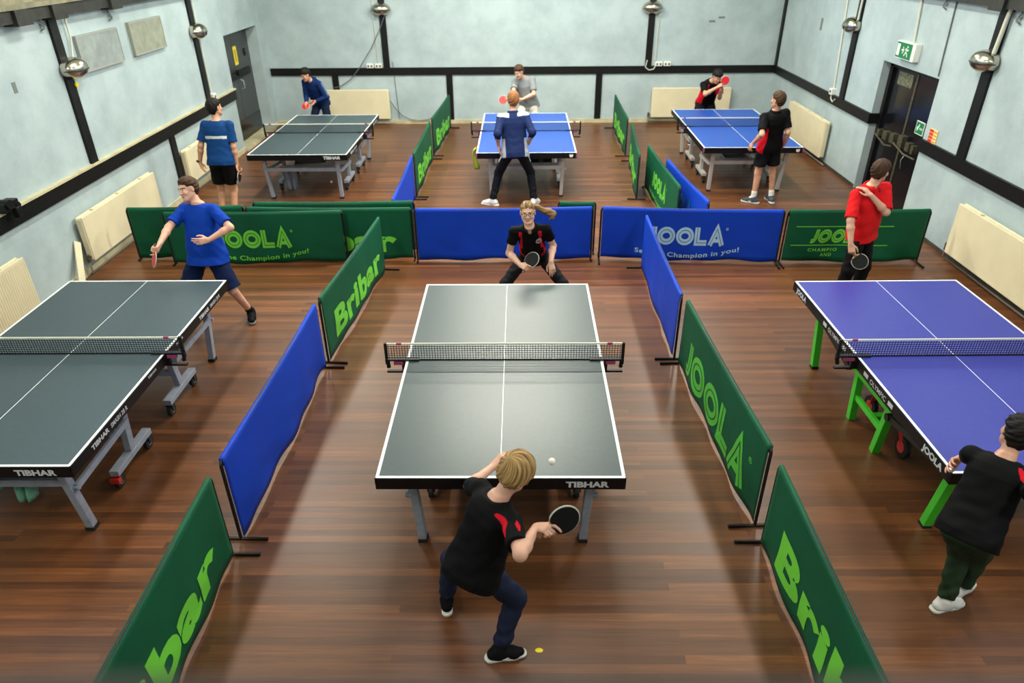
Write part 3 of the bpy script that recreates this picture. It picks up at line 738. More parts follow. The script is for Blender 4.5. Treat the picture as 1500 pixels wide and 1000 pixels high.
b = MB(); b.lathe([(0, .004), (.012, .004), (.02, .0)], Matrix.Diagonal((1.2, .8, 1, 1)), 10); tag(b.build('confetti', M['sign_yellow'], None, loc=(.23, -2.0, 0)), 'tiny yellow scrap on the floor beside the black shoe', 'scrap')

# ------------------------------------------------------------------ barriers
BAR_N = [0]
def barrier(P0, P1, col, label, text=None, feet=(1, 1), amp=.014, seed=0, ztop=.70, group='folding court barriers', reach=.19):
    P0 = Vector((P0[0], P0[1], 0)); P1 = Vector((P1[0], P1[1], 0)); Ln = (P1 - P0).length
    d = (P1 - P0) / Ln; ang = math.atan2(d.y, d.x)
    root = empty('court_barrier', P0, ang); tag(root, label, 'barrier', group)
    rnd = random.Random(seed); ph = [rnd.uniform(0, 6.28) for _ in range(6)]
    def sag(u): return .012 * math.sin(PI * u / Ln)
    def surf(u, v, off=0.0):                       # local: u along, facing -y
        k = 1 - v / ztop
        edge = min(1.0, min(u, Ln - u) / .12) if 0 <= u <= Ln else 0
        w = amp * (.35 + k) * (math.sin(u * 5.1 + ph[0] + k * 1.5) * .5 + math.sin(u * 9.7 + ph[1] - k * 2) * .3 + .35 * math.sin(u * 2.2 + ph[2]))
        w += amp * .35 * math.sin((u * 1.2 + v * 2.4) * 9 + ph[3]) * k
        return (u, -.012 - off - w * max(edge, 0) * k - .012 * math.sin(PI * min(max(u / Ln, 0), 1)) * k, v)
    nu, nv = 60, 14
    vs = []; fs = []
    for j in range(nv + 1):
        for i in range(nu + 1):
            u = .028 + (Ln - .056) * i / nu; v = .030 + .010 * math.sin(u * 4 + ph[4]) + .008 * math.sin(u * 11 + ph[5]) if j == 0 else .05 + (ztop - .05) * j / nv
            p = surf(min(u, Ln), v - (sag(min(u, Ln)) if j == nv else 0))
            vs.append(p)
    top0 = len(vs)
    for i in range(nu + 1): x, y, z = vs[nv * (nu + 1) + i]; vs.append((x, .012, z + .004))
    for i in range(nu + 1): x, y, z = vs[top0 + i]; vs.append((x, .016, z - .09))
    for j in range(nv + 2):
        for i in range(nu): a = j * (nu + 1) + i; fs.append((a, a + 1, a + nu + 2, a + nu + 1))
    b = MB(); b.add(vs, fs, 0, True)
    cl = b.build('cloth', col, root); md = cl.modifiers.new('thickness', 'SOLIDIFY'); md.thickness = .003; md.offset = 0
    b = MB(); b.tube([(.03, .0, ztop - .012), (Ln - .03, .0, ztop - .012)], .008, 8); b.build('top_rail', M['black_metal'], root)
    for e, x in ((0, .012), (1, Ln - .012)):
        s = 1 if e == 0 else -1
        b = MB(); b.tube([(x, .0, .012), (x, .0, ztop - .045), (x + s * .012, 0, ztop - .014), (x + s * .05, 0, ztop - .012)], .012, 8)
        p = b.build('pole', M['black_metal'], root)
        b = MB(); b.tube([(x, -reach, .013), (x, reach, .013)], .012, 8); b.build('foot', M['black_metal'], p)
    b = MB()
    L = .004
    fn = lambda u, v, off=0.0: surf(u, v, L + off)
    if text == 'bribar':
        put_text(b, 'Bribar', fn, .31, Ln - .22, .135, .285, .042, 0, .1, 1.06)
        b.build('lettering', M['letter_lime'], cl)
    elif text == 'joola_big':
        inline_logo(b, fn, .27, .09, 1.66, .34); b.build('lettering', [M['letter_green'], M['thread_dark']], cl)
    elif text in ('joola', 'joola_blue', 'joola_dim', 'joola_far'):
        sc = Ln / 2.26
        inline_logo(b, fn, .62 * sc, .23, .95 * sc, .235)
        s = 'See the Champion in you!'
        vs2, fs2, w = text2d(s, .02, .3, 1.1)
        def arc(x, y):
            t = x / w; u = (.46 + 1.30 * t) * sc; v = .125 - .06 * math.sin(PI * min(t * 1.05, 1)) + (.03 * max(0, t - .8) / .2) + y / .73 * .062
            return fn(u, v)
        b.add([arc(x, y) for x, y in vs2], fs2, 0)
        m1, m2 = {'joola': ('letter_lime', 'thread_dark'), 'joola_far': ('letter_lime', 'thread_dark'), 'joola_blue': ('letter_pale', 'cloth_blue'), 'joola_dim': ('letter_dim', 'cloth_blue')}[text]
        b.build('lettering', [M[m1], M[m2]], cl)
    elif text == 'joola_lines':
        ribbon(b, dens([(.14, .49), (1.33, .49)]), .011, fn); ribbon(b, dens([(.11, .245), (1.30, .245)]), .011, fn)
        inline_logo(b, fn, .34, .275, .68, .18, .22)
        put_text(b, 'CHAMPIO', fn, .335, .70, .165, .042, .03, 0, .3, 1.3); put_text(b, 'AND', fn, .5, .64, .10, .042, .03, 0, .3, 1.3)
        b.build('lettering', [M['letter_lime'], M['cloth_green']], cl)
    return root
G, Bl = M['cloth_green'], M['cloth_blue']
# lane between the grey tables
barrier((-1.80, -3.52), (-1.825, -1.27), G, 'green barrier with lime lettering at the bottom edge near the grey table with towels', 'bribar', seed=1, amp=.02)
barrier((-1.815, -1.15), (-1.765, 1.10), Bl, 'plain blue barrier between two green barriers on the grey table side', None, seed=2)
barrier((-1.755, 1.17), (-1.575, 3.40), G, 'green barrier with lime lettering between the boy in royal blue and the middle table', 'bribar', seed=3)
# lane beside the violet table
barrier((1.64, 3.42), (1.63, 1.22), Bl, 'plain blue barrier running from the cross row toward the violet table', None, seed=4)
barrier((1.665, 1.17), (1.77, -1.02), G, 'green barrier with five big inline letters facing the middle table', 'joola_big', seed=5)
barrier((1.775, -1.15), (1.765, -3.42), G, 'green barrier with lime lettering at the bottom edge near the violet table', 'bribar', seed=6)
# the cross row
barrier((-4.83, 3.74), (-3.36, 3.82), G, 'plain green barrier end slanting up to the radiator', None, seed=7, amp=.035, reach=.05)
barrier((-4.30, 3.57), (-2.06, 3.61), G, 'green barrier with inline logo and slogan behind the boy in royal blue', 'joola', seed=8, reach=.05)
barrier((-3.30, 3.94), (-1.22, 3.96), G, 'plain green barrier top edge behind the green one with the slogan', None, seed=9, reach=.05)
barrier((-3.33, 3.75), (-1.22, 3.70), G, 'green lime lettered barrier half hidden beside the plain blue one in the cross row', 'bribar', seed=10, reach=.05, amp=.008)
barrier((-1.20, 3.66), (1.04, 3.70), Bl, 'plain blue barrier right behind the girl in glasses', None, seed=11, reach=.08)
barrier((.60, 3.92), (1.09, 3.90), G, 'short visible green barrier end behind the plain blue one', None, seed=12, reach=.05)
barrier((1.12, 3.70), (3.36, 3.55), Bl, 'blue barrier with pale inline logo and slogan in the cross row', 'joola_blue', seed=13)
barrier((3.38, 3.56), (5.13, 3.56), G, 'green barrier with logo between two thin lines behind the boy in red', 'joola_lines', seed=14, amp=.025)
# lane at the back, between the grey and the middle blue table
barrier((-1.51, 3.98), (-1.54, 6.08), Bl, 'blue barrier behind the cross row leading to the far grey table', None, seed=15)
barrier((-1.53, 6.18), (-1.52, 8.40), G, 'green lime lettered barrier touching the blue one beside the far grey table', 'bribar', seed=16)
barrier((-1.51, 8.60), (-1.38, 10.85), G, 'green lime lettered barrier ending at the back wall post', 'bribar', seed=17)
# lane at the back beside the corner table
barrier((2.13, 10.75), (2.10, 8.50), G, 'green lime lettered barrier closest to the back wall on the corner table side', 'bribar', seed=18)
barrier((2.13, 8.2), (1.95, 6.02), G, 'narrow looking green barrier second from the back wall on the corner table side', 'bribar', seed=19, reach=.14)
barrier((2.18, 6.66), (2.26, 4.46), G, 'green barrier with small logo alongside the blue one by the corner table', 'joola_far', seed=20, reach=.05, amp=.008)
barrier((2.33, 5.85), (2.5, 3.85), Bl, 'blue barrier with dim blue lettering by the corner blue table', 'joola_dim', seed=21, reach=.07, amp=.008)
POSE = {
 'p1': {'pel': [-0.13,-2.018,0.7], 'neck': [0.01,-1.932,1.123], 'head': [0.098,-1.89,1.245], 'rs': [0.079,-2.062,1.077], 'ls': [-0.087,-1.82,1.083], 're': [0.122,-2.296,1.101], 'rw': [0.2,-2.102,1.082], 'rh': [0.248,-2.143,1.123], 'le': [-0.162,-1.644,0.939], 'lw': [-0.037,-1.475,0.939], 'lh': [0.019,-1.441,0.978], 'rk': [0.094,-1.95,0.392], 'ra': [0.0,-2.05,0.071], 'rfd': [0.985,0.174,0.0], 'lk': [-0.28,-1.731,0.456], 'la': [-0.33,-1.72,0.111], 'lfd': [-0.087,0.996,0.0], 'look': [0.52,0.742,-0.423], 'pad_len': 0.098, 'pad_ax': [0.85,0.333,0.408], 'pad_n': [0.279,-0.942,0.189], 'pad_gc': [0.242,-2.138,1.118], 'k': 0.84, 'up': [0.308,0.189,0.932], 'R': [0.567,-0.824,-0.021], 'HR': [0.883,-0.469,0.0], 'hip': [[-0.064,-2.053,0.7],[-0.195,-1.983,0.7]]},
 'p2': {'pel': [0.27,2.28,0.66], 'neck': [0.22,2.012,1.079], 'head': [0.199,1.997,1.242], 'rs': [0.064,2.048,1.023], 'ls': [0.387,2.031,1.05], 're': [0.011,2.088,0.768], 'rw': [0.124,1.891,0.724], 'rh': [0.179,1.828,0.729], 'le': [0.464,2.146,0.825], 'lw': [0.436,1.931,0.743], 'lh': [0.45,1.897,0.668], 'rk': [-0.038,2.046,0.432], 'ra': [-0.17,2.12,0.079], 'rfd': [-0.423,-0.906,0.0], 'lk': [0.57,2.034,0.437], 'la': [0.68,2.12,0.079], 'lfd': [0.423,-0.906,0.0], 'look': [-0.035,-0.998,0.052], 'pad_len': 0.098, 'pad_ax': [0.589,0.313,0.745], 'pad_n': [-0.426,-0.663,0.616], 'pad_gc': [0.171,1.837,0.728], 'k': 0.926, 'up': [-0.099,-0.536,0.839], 'R': [-0.995,0.053,-0.084], 'HR': [-1.0,-0.0,0.0], 'hip': [[0.189,2.28,0.66],[0.351,2.28,0.66]]},
 'p3': {'pel': [-3.1,2.02,0.8], 'neck': [-3.11,2.106,1.305], 'head': [-3.179,2.12,1.458], 'rs': [-3.269,2.138,1.243], 'ls': [-2.948,2.056,1.264], 're': [-3.364,1.91,1.135], 'rw': [-3.375,1.688,1.051], 'rh': [-3.374,1.609,1.02], 'le': [-2.757,1.921,1.127], 'lw': [-2.942,1.799,1.043], 'lh': [-3.019,1.762,1.043], 'rk': [-3.354,1.949,0.443], 'ra': [-3.5,2.0,0.081], 'rfd': [-0.423,-0.906,0.0], 'lk': [-2.877,1.935,0.423], 'la': [-2.82,2.12,0.081], 'lfd': [0.342,-0.94,0.0], 'look': [-0.53,-0.848,0.0], 'pad_len': 0.098, 'pad_ax': [-0.099,-0.435,-0.895], 'pad_n': [-0.767,-0.539,0.347], 'pad_gc': [-3.375,1.619,1.024], 'k': 0.949, 'up': [-0.019,0.167,0.986], 'R': [-0.967,0.249,-0.06], 'HR': [-0.966,0.259,0.0], 'hip': [[-3.181,2.042,0.8],[-3.019,1.998,0.8]]},
 'p4': {'pel': [-4.06,5.08,0.91], 'neck': [-4.057,5.196,1.434], 'head': [-4.061,5.23,1.608], 'rs': [-3.884,5.17,1.383], 'ls': [-4.23,5.199,1.379], 're': [-3.861,5.108,1.107], 'rw': [-3.867,5.12,0.859], 'rh': [-3.868,5.126,0.77], 'le': [-4.308,5.099,1.125], 'lw': [-4.377,5.102,0.886], 'lh': [-4.355,5.088,0.801], 'rk': [-3.99,5.128,0.486], 'ra': [-4.02,5.04,0.085], 'rfd': [0.259,0.966,0.0], 'lk': [-4.174,5.133,0.486], 'la': [-4.2,5.04,0.085], 'lfd': [-0.174,0.985,0.0], 'look': [0.5,0.866,0.0], 'pad_len': 0.098, 'pad_ax': [-0.106,-0.325,-0.94], 'pad_n': [0.99,0.055,-0.13], 'pad_gc': [-3.868,5.125,0.782], 'k': 0.994, 'up': [0.006,0.217,0.976], 'R': [0.996,-0.084,0.012], 'HR': [0.996,-0.087,0.0], 'hip': [[-3.973,5.072,0.91],[-4.147,5.088,0.91]]},
 'p5': {'pel': [-3.83,9.75,0.78], 'neck': [-3.906,9.511,1.227], 'head': [-3.967,9.419,1.354], 'rs': [-4.051,9.601,1.19], 'ls': [-3.746,9.47,1.172], 're': [-4.047,9.551,0.924], 'rw': [-3.998,9.333,0.844], 'rh': [-4.01,9.257,0.809], 'le': [-3.625,9.456,0.931], 'lw': [-3.84,9.381,0.862], 'lh': [-3.921,9.356,0.859], 'rk': [-3.979,9.545,0.459], 'ra': [-3.95,9.65,0.081], 'rfd': [-0.423,-0.906,0.0], 'lk': [-3.676,9.527,0.426], 'la': [-3.6,9.7,0.081], 'lfd': [0.0,-1.0,0.0], 'look': [-0.52,-0.742,-0.423], 'pad_len': 0.129, 'pad_ax': [-0.807,-0.337,-0.485], 'pad_n': [-0.089,-0.743,0.664], 'pad_gc': [-3.91,9.359,0.859], 'k': 0.949, 'up': [-0.149,-0.466,0.872], 'R': [-0.917,0.394,0.054], 'HR': [-0.906,0.423,0.0], 'hip': [[-3.906,9.785,0.78],[-3.754,9.715,0.78]]},
 'p6': {'pel': [0.05,5.7,0.85], 'neck': [0.021,5.811,1.384], 'head': [0.029,5.846,1.561], 'rs': [0.201,5.811,1.337], 'ls': [-0.152,5.789,1.322], 're': [0.304,5.616,1.152], 'rw': [0.247,5.767,0.957], 'rh': [0.187,5.787,0.892], 'le': [-0.197,5.564,1.148], 'lw': [-0.195,5.713,0.943], 'lh': [-0.179,5.69,0.857], 'rk': [0.28,5.902,0.489], 'ra': [0.34,5.8,0.086], 'rfd': [0.423,0.906,0.0], 'lk': [-0.201,5.872,0.487], 'la': [-0.3,5.8,0.086], 'lfd': [-0.94,0.342,0.0], 'look': [0.0,0.996,-0.087], 'k': 1.011, 'up': [-0.053,0.204,0.978], 'R': [0.997,0.061,0.041], 'HR': [0.999,0.052,-0.0], 'hip': [[0.139,5.705,0.85],[-0.039,5.695,0.85]]},
 'p7': {'pel': [0.303,9.6,0.738], 'neck': [0.182,9.501,1.251], 'head': [0.104,9.405,1.378], 'rs': [0.03,9.562,1.17], 'ls': [0.358,9.46,1.228], 're': [-0.001,9.314,1.036], 'rw': [-0.052,9.104,0.915], 'rh': [-0.103,9.03,0.917], 'le': [0.39,9.321,0.983], 'lw': [0.16,9.303,0.889], 'lh': [0.074,9.298,0.866], 'rk': [0.048,9.341,0.465], 'ra': [-0.1,9.4,0.085], 'rfd': [-0.342,-0.94,0.0], 'lk': [0.419,9.279,0.433], 'la': [0.4,9.5,0.085], 'lfd': [0.087,-0.996,0.0], 'look': [-0.52,-0.742,-0.423], 'pad_len': 0.098, 'pad_ax': [-1.0,-0.024,-0.017], 'pad_n': [0.015,-0.914,0.406], 'pad_gc': [-0.096,9.04,0.917], 'k': 0.994, 'up': [-0.225,-0.185,0.957], 'R': [-0.941,0.294,-0.165], 'HR': [-0.966,0.259,0.0], 'hip': [[0.218,9.623,0.738],[0.387,9.577,0.738]]},
 'p8': {'pel': [3.72,9.5,0.78], 'neck': [3.74,9.209,1.216], 'head': [3.783,9.079,1.322], 'rs': [3.572,9.204,1.156], 'ls': [3.904,9.272,1.186], 're': [3.567,8.957,1.031], 'rw': [3.769,8.927,1.161], 'rh': [3.826,8.883,1.211], 'le': [3.913,9.217,0.915], 'lw': [3.872,9.048,1.085], 'lh': [3.861,8.985,1.145], 'rk': [3.53,9.263,0.438], 'ra': [3.5,9.45,0.083], 'rfd': [-0.174,-0.985,0.0], 'lk': [3.879,9.282,0.447], 'la': [3.92,9.45,0.083], 'lfd': [0.259,-0.966,0.0], 'look': [0.15,-0.853,-0.5], 'pad_len': 0.098, 'pad_ax': [0.508,0.009,0.861], 'pad_n': [-0.025,-0.999,0.025], 'pad_gc': [3.818,8.889,1.205], 'k': 0.971, 'up': [0.039,-0.556,0.831], 'R': [-0.976,-0.201,-0.089], 'HR': [-0.966,-0.259,0.0], 'hip': [[3.637,9.478,0.78],[3.803,9.522,0.78]]},
 'p9': {'pel': [3.81,5.8,0.9], 'neck': [3.771,5.689,1.411], 'head': [3.766,5.647,1.579], 'rs': [3.939,5.74,1.38], 'ls': [3.611,5.66,1.338], 're': [3.988,5.658,1.121], 'rw': [4.021,5.79,0.919], 'rh': [3.99,5.85,0.864], 'le': [3.56,5.477,1.137], 'lw': [3.522,5.655,0.976], 'lh': [3.493,5.685,0.9], 'rk': [3.947,5.865,0.488], 'ra': [3.999,5.87,0.088], 'rfd': [-0.087,0.996,0.0], 'lk': [3.718,5.832,0.486], 'la': [3.72,5.85,0.083], 'lfd': [-0.866,0.5,0.0], 'look': [-0.574,0.819,0.0], 'k': 0.971, 'up': [-0.075,-0.212,0.974], 'R': [0.964,0.234,0.125], 'HR': [0.966,0.259,-0.0], 'hip': [[3.893,5.822,0.9],[3.727,5.778,0.9]]},
 'p10': {'pel': [3.76,2.42,0.87], 'neck': [3.702,2.351,1.374], 'head': [3.75,2.35,1.536], 'rs': [3.548,2.318,1.299], 'ls': [3.867,2.398,1.347], 're': [3.489,2.182,1.073], 'rw': [3.501,2.086,0.856], 'rh': [3.516,2.047,0.782], 'le': [3.847,2.219,1.145], 'lw': [3.66,2.239,1.318], 'lh': [3.602,2.274,1.37], 'rk': [3.661,2.31,0.467], 'ra': [3.64,2.38,0.081], 'rfd': [-0.087,-0.996,0.0], 'lk': [3.867,2.405,0.47], 'la': [3.86,2.46,0.081], 'lfd': [0.766,-0.643,0.0], 'look': [0.816,0.571,-0.087], 'pad_len': 0.13, 'pad_ax': [0.535,-0.56,-0.632], 'pad_n': [-0.328,-0.828,0.455], 'pad_gc': [3.514,2.052,0.792], 'k': 0.949, 'up': [-0.114,-0.135,0.984], 'R': [-0.96,-0.242,-0.144], 'HR': [-0.766,-0.643,0.0], 'hip': [[3.696,2.366,0.87],[3.824,2.474,0.87]]},
 'p11': {'pel': [2.633,-1.757,0.71], 'neck': [2.797,-1.589,1.091], 'head': [2.853,-1.535,1.227], 'rs': [2.883,-1.708,1.053], 'ls': [2.677,-1.504,1.051], 're': [2.764,-1.911,1.073], 'rw': [2.918,-1.781,1.024], 'rh': [2.973,-1.734,1.006], 'le': [2.726,-1.433,0.98], 'lw': [2.754,-1.337,0.88], 'lh': [2.712,-1.356,0.88], 'rk': [2.847,-1.651,0.43], 'ra': [2.87,-1.6,0.09], 'rfd': [0.866,0.5,0.0], 'lk': [2.745,-1.63,0.406], 'la': [2.72,-1.7,0.07], 'lfd': [0.966,0.259,0.0], 'look': [0.255,0.951,-0.174], 'k': 0.829, 'up': [0.366,0.376,0.851], 'R': [0.71,-0.705,0.006], 'HR': [0.766,-0.643,0.0], 'hip': [[2.689,-1.804,0.71],[2.577,-1.71,0.71]]},
}
POSE['p5']['pad_hand'] = 'l'
# ------------------------------------------------------------------ people: smooth distance fields turned into meshes
A_ = np.array
def nrm(v): v = np.asarray(v, np.float32); return v / max(np.linalg.norm(v), 1e-9)

class Field:
    def __init__(s, lo, hi, h):
        s.lo = np.asarray(lo, float); s.h = h
        s.n = np.maximum(np.ceil((np.asarray(hi, float) - s.lo) / h).astype(int) + 1, 4)
        s.a = np.full(s.n, 1.0, np.float32)
    def win(s, lo, hi):
        i0 = np.clip(np.floor((np.asarray(lo) - s.lo) / s.h).astype(int), 0, s.n); i1 = np.clip(np.ceil((np.asarray(hi) - s.lo) / s.h).astype(int) + 1, 0, s.n)
        if np.any(i1 <= i0): return None, None
        ax = [s.lo[k] + s.h * np.arange(i0[k], i1[k]) for k in range(3)]
        P = np.stack(np.meshgrid(*ax, indexing='ij'), -1).astype(np.float32)
        return tuple(slice(i0[k], i1[k]) for k in range(3)), P
    def put(s, fn, lo, hi, k=0.02, op='add'):
        m = k + 2.5 * s.h
        w, P = s.win(np.asarray(lo) - m, np.asarray(hi) + m)
        if w is None: return
        d = fn(P).astype(np.float32); a = s.a[w]
        if op == 'add':
            if k > 0: hh = np.maximum(k - np.abs(a - d), 0) / k; s.a[w] = np.minimum(a, d) - hh * hh * k * .25
            else: s.a[w] = np.minimum(a, d)
        else:                                            # carve
            d = -d
            if k > 0: hh = np.maximum(k - np.abs(a - d), 0) / k; s.a[w] = np.maximum(a, d) + hh * hh * k * .25
            else: s.a[w] = np.maximum(a, d)
    def cone(s, a, b, r1, r2, k=0.02, op='add'):
        a = np.asarray(a, float); b = np.asarray(b, float); ba = b - a; L2 = max(float(ba @ ba), 1e-9)
        def fn(P):
            q = P - a.astype(np.float32); t = np.clip((q @ ba.astype(np.float32)) / L2, 0, 1)
            return np.linalg.norm(q - t[..., None] * ba.astype(np.float32), axis=-1) - (r1 + (r2 - r1) * t)
        r = max(r1, r2); s.put(fn, np.minimum(a, b) - r, np.maximum(a, b) + r, k, op)
    def ell(s, c, R, r, k=0.02, op='add'):
        c = np.asarray(c, float); R = np.asarray(R, float); r = np.asarray(r, float)
        def fn(P):
            q = (P - c.astype(np.float32)) @ R.T.astype(np.float32); k0 = np.linalg.norm(q / r, axis=-1); k1 = np.linalg.norm(q / (r * r), axis=-1)
            return k0 * (k0 - 1) / np.maximum(k1, 1e-6)
        e = np.abs(R.T) @ r; s.put(fn, c - e, c + e, k, op)
    def mesh(s):
        """surface nets"""
        a = s.a; n = a.shape; neg = a < 0
        c = [neg[i:n[0] - 1 + i, j:n[1] - 1 + j, k:n[2] - 1 + k] for i in (0, 1) for j in (0, 1) for k in (0, 1)]
        cnt = sum(x.astype(np.int8) for x in c); act = (cnt > 0) & (cnt < 8)
        idx = np.argwhere(act); N = len(idx)
        if N == 0: return np.zeros((0, 3)), np.zeros((0, 4), int)
        vid = np.full(act.shape, -1, np.int64); vid[act] = np.arange(N)
        acc = np.zeros((N, 3)); w = np.zeros(N)
        off = [(i, j, k) for i in (0, 1) for j in (0, 1) for k in (0, 1)]
        val = [a[idx[:, 0] + o[0], idx[:, 1] + o[1], idx[:, 2] + o[2]].astype(float) for o in off]
        for p in range(8):
            for q in range(p + 1, 8):
                o1, o2 = A_(off[p]), A_(off[q])
                if np.abs(o1 - o2).sum() != 1: continue
                v1, v2 = val[p], val[q]; m = (v1 < 0) != (v2 < 0)
                t = np.where(m, v1 / np.where(np.abs(v1 - v2) < 1e-12, 1, v1 - v2), 0)
                pos = o1 + t[:, None] * (o2 - o1); acc[m] += pos[m]; w[m] += 1
        V = s.lo + s.h * (idx + acc / w[:, None])
        F = []
        for ax in range(3):
            b1, b2 = [(1, 2), (2, 0), (0, 1)][ax]
            sl0 = [slice(None)] * 3; sl1 = [slice(None)] * 3; sl0[ax] = slice(0, n[ax] - 1); sl1[ax] = slice(1, n[ax])
            A0, A1 = neg[tuple(sl0)], neg[tuple(sl1)]
            e = np.argwhere(A0 != A1)
            ok = (e[:, b1] > 0) & (e[:, b2] > 0) & (e[:, b1] < n[b1] - 1) & (e[:, b2] < n[b2] - 1); e = e[ok]
            fl = A0[e[:, 0], e[:, 1], e[:, 2]]
            q = []
            for d1, d2 in ((-1, -1), (0, -1), (0, 0), (-1, 0)):
                g = e.copy(); g[:, b1] += d1; g[:, b2] += d2; q.append(vid[g[:, 0], g[:, 1], g[:, 2]])
            Q = np.stack(q, 1); Q[~fl] = Q[~fl][:, ::-1]; F.append(Q)
        return V, np.concatenate(F)

def to_mesh(name, V, F, mats, base, parent=None, mi=None, attr=None):
    me = bpy.data.meshes.new(name)
    V = V - base
    me.vertices.add(len(V)); me.vertices.foreach_set('co', V.astype(np.float32).ravel())
    me.loops.add(F.size); me.loops.foreach_set('vertex_index', F.astype(np.int32).ravel())
    me.polygons.add(len(F)); me.polygons.foreach_set('loop_start', np.arange(0, F.size, 4, dtype=np.int32))
    me.update(calc_edges=True)
    for m in mats: me.materials.append(m)
    if mi is not None: me.polygons.foreach_set('material_index', mi.astype(np.int32))
    me.polygons.foreach_set('use_smooth', np.ones(len(F), bool))
    if attr is not None:
        at = me.attributes.new('strand', 'FLOAT_VECTOR', 'POINT'); at.data.foreach_set('vector', attr.astype(np.float32).ravel())
    me.update()
    o = bpy.data.objects.new(name, me); COL.objects.link(o)
    if parent: o.parent = parent
    return o

def wob(P, f, s):      # cheap smooth wrinkle noise
    x, y, z = P[..., 0] * f, P[..., 1] * f, P[..., 2] * f
    return (np.sin(x + 1.7 * np.sin(y * .8 + s) + s) * np.sin(z * 1.3 + 1.1 * np.sin(x * .7 + 2 * s)) + .5 * np.sin(1.9 * z + 2.1 * y + 1.3 * np.sin(1.4 * x) + 3 * s))

T_K = [-.16, 0, .15, .35, .55, .75, .88, .95, 1.0, 1.06]
T_A = [.12, .155, .150, .132, .146, .160, .150, .115, .066, .054]
T_B = [.085, .112, .104, .097, .105, .110, .092, .076, .062, .054]
T_W = [0, -.012, .0, .006, 0, -.010, -.016, -.016, -.012, 0]

def torso_fn(J, k, slim, ga, gb, t0, t1, straight=False, wr=0.0, seed=0.0, flare=0.0):
    pel, neck = A_(J['pel']), A_(J['neck']); up = nrm(neck - pel); Lt = float(np.linalg.norm(neck - pel))
    Rn, Rh = A_(J['R']), A_(J['HR']); Rh = nrm(Rh - up * (Rh @ up))
    a = A_(T_A) * k * slim + ga; b = A_(T_B) * k * slim + gb
    if straight:
        tt = A_(T_K)
        a = np.where(tt < .7, np.maximum(a, (.158 + flare * np.clip(.5 - tt, 0, 1)) * k * slim + ga), a); b = np.where(tt < .7, np.maximum(b, (.112 + flare * .8 * np.clip(.5 - tt, 0, 1)) * k * slim + gb), b)
    def loc(P):
        q = P - pel; t = (q @ up) / Lt
        m = np.clip(t, 0, 1)[..., None]; R = Rh * (1 - m) + Rn * m; R = R / np.linalg.norm(R, axis=-1, keepdims=True)
        u = (q * R).sum(-1); Fw = np.cross(np.broadcast_to(up, R.shape), R); w = (q * Fw).sum(-1)
        return u, w, t
    def fn(P):
        u, w, t = loc(P)
        aa, bb, w0 = (np.interp(t, T_K, y_).astype(np.float32) for y_ in (a, b, A_(T_W) * k))
        x = np.abs(u / aa); y = np.abs((w - w0) / bb)
        rr = (x ** 2.3 + y ** 2.3) ** (1 / 2.3)
        d = (rr - 1) * np.minimum(aa, bb)
        if wr: d = d + wr * wob(P, 26, seed) * np.clip(1.25 - t, .3, 1)
        return np.maximum(d, np.maximum(t0 - t, t - t1) * Lt)
    ext = .26 * k + max(ga, gb) + flare * .3
    ends = [pel + up * Lt * t0, pel + up * Lt * t1]
    return fn, np.minimum(*ends) - ext, np.maximum(*ends) + ext, loc

def finger(f, base, d, n, lens, angs, r):
    p = A_(base, float); ang = 0.0; ax = nrm(np.cross(d, n))
    for i, (l, an) in enumerate(zip(lens, angs)):
        ang += math.radians(an)
        dd = d * math.cos(ang) + n * math.sin(ang)
        q = p + dd * l; f.cone(p, q, r * (1 - .08 * i), r * (1 - .08 * (i + 1)), .004); p = q
    return p

def hand(f, J, a, k, n, s, grip):
    """palm, four fingers of unequal length and a thumb from the side of the palm"""
    w = A_(J[a + 'w']); d = nrm(A_(J[a + 'h']) - w)
    n = nrm(n - d * (n @ d)); s = nrm(s - d * (s @ d) - n * (s @ n))
    k = max(k, .9)
    kn = []
    for i, off in enumerate((.027, .009, -.009, -.026)):
        b0 = w + d * .012 * k + s * off * .55 * k; b1 = w + d * (.088 - .004 * abs(i - 1)) * k + s * off * k
        f.cone(b0, b1, .0145 * k, .0115 * k, .012); kn.append(b1)
    L = [(.040, .024, .019), (.045, .028, .020), (.042, .026, .019), (.033, .020, .017)]
    if grip: AN = [(25, 30, 20), (60, 75, 45), (66, 78, 45), (70, 80, 45)]
    else: AN = [(10, 20, 12), (18, 24, 15), (24, 28, 18), (30, 30, 20)]
    for i in range(4):
        sp = nrm(d + s * (.12, .03, -.04, -.12)[i] * (0.4 if grip else 1.0))
        finger(f, kn[i], sp, n, [x * k for x in L[i]], AN[i], .0088 * k)
    b0 = w + d * .024 * k + s * .022 * k + n * .006 * k
    t1 = b0 + nrm(s * .8 + d * .75 + n * .35) * .038 * k
    t2 = t1 + nrm(s * .25 + d * .95 + n * (.5 if grip else .2)) * .032 * k
    t3 = t2 + nrm(d * .95 + n * (.5 if grip else .1) - s * .1) * .024 * k
    f.cone(b0, t1, .0155 * k, .011 * k, .012); f.cone(t1, t2, .0105 * k, .0095 * k, .004); f.cone(t2, t3, .0095 * k, .008 * k, .003)

SKIN = {}
def skin(rgb):
    if rgb not in SKIN: SKIN[rgb] = mat('skin', rgb, .48, bump=.08, bscale=120, var=.08, vscale=18)
    return SKIN[rgb]
M['lip'] = mat('lip', (176, 96, 88), .4); M['eye_white'] = mat('eye_white', (196, 192, 186), .35); M['iris'] = mat('iris', (48, 40, 36), .2)

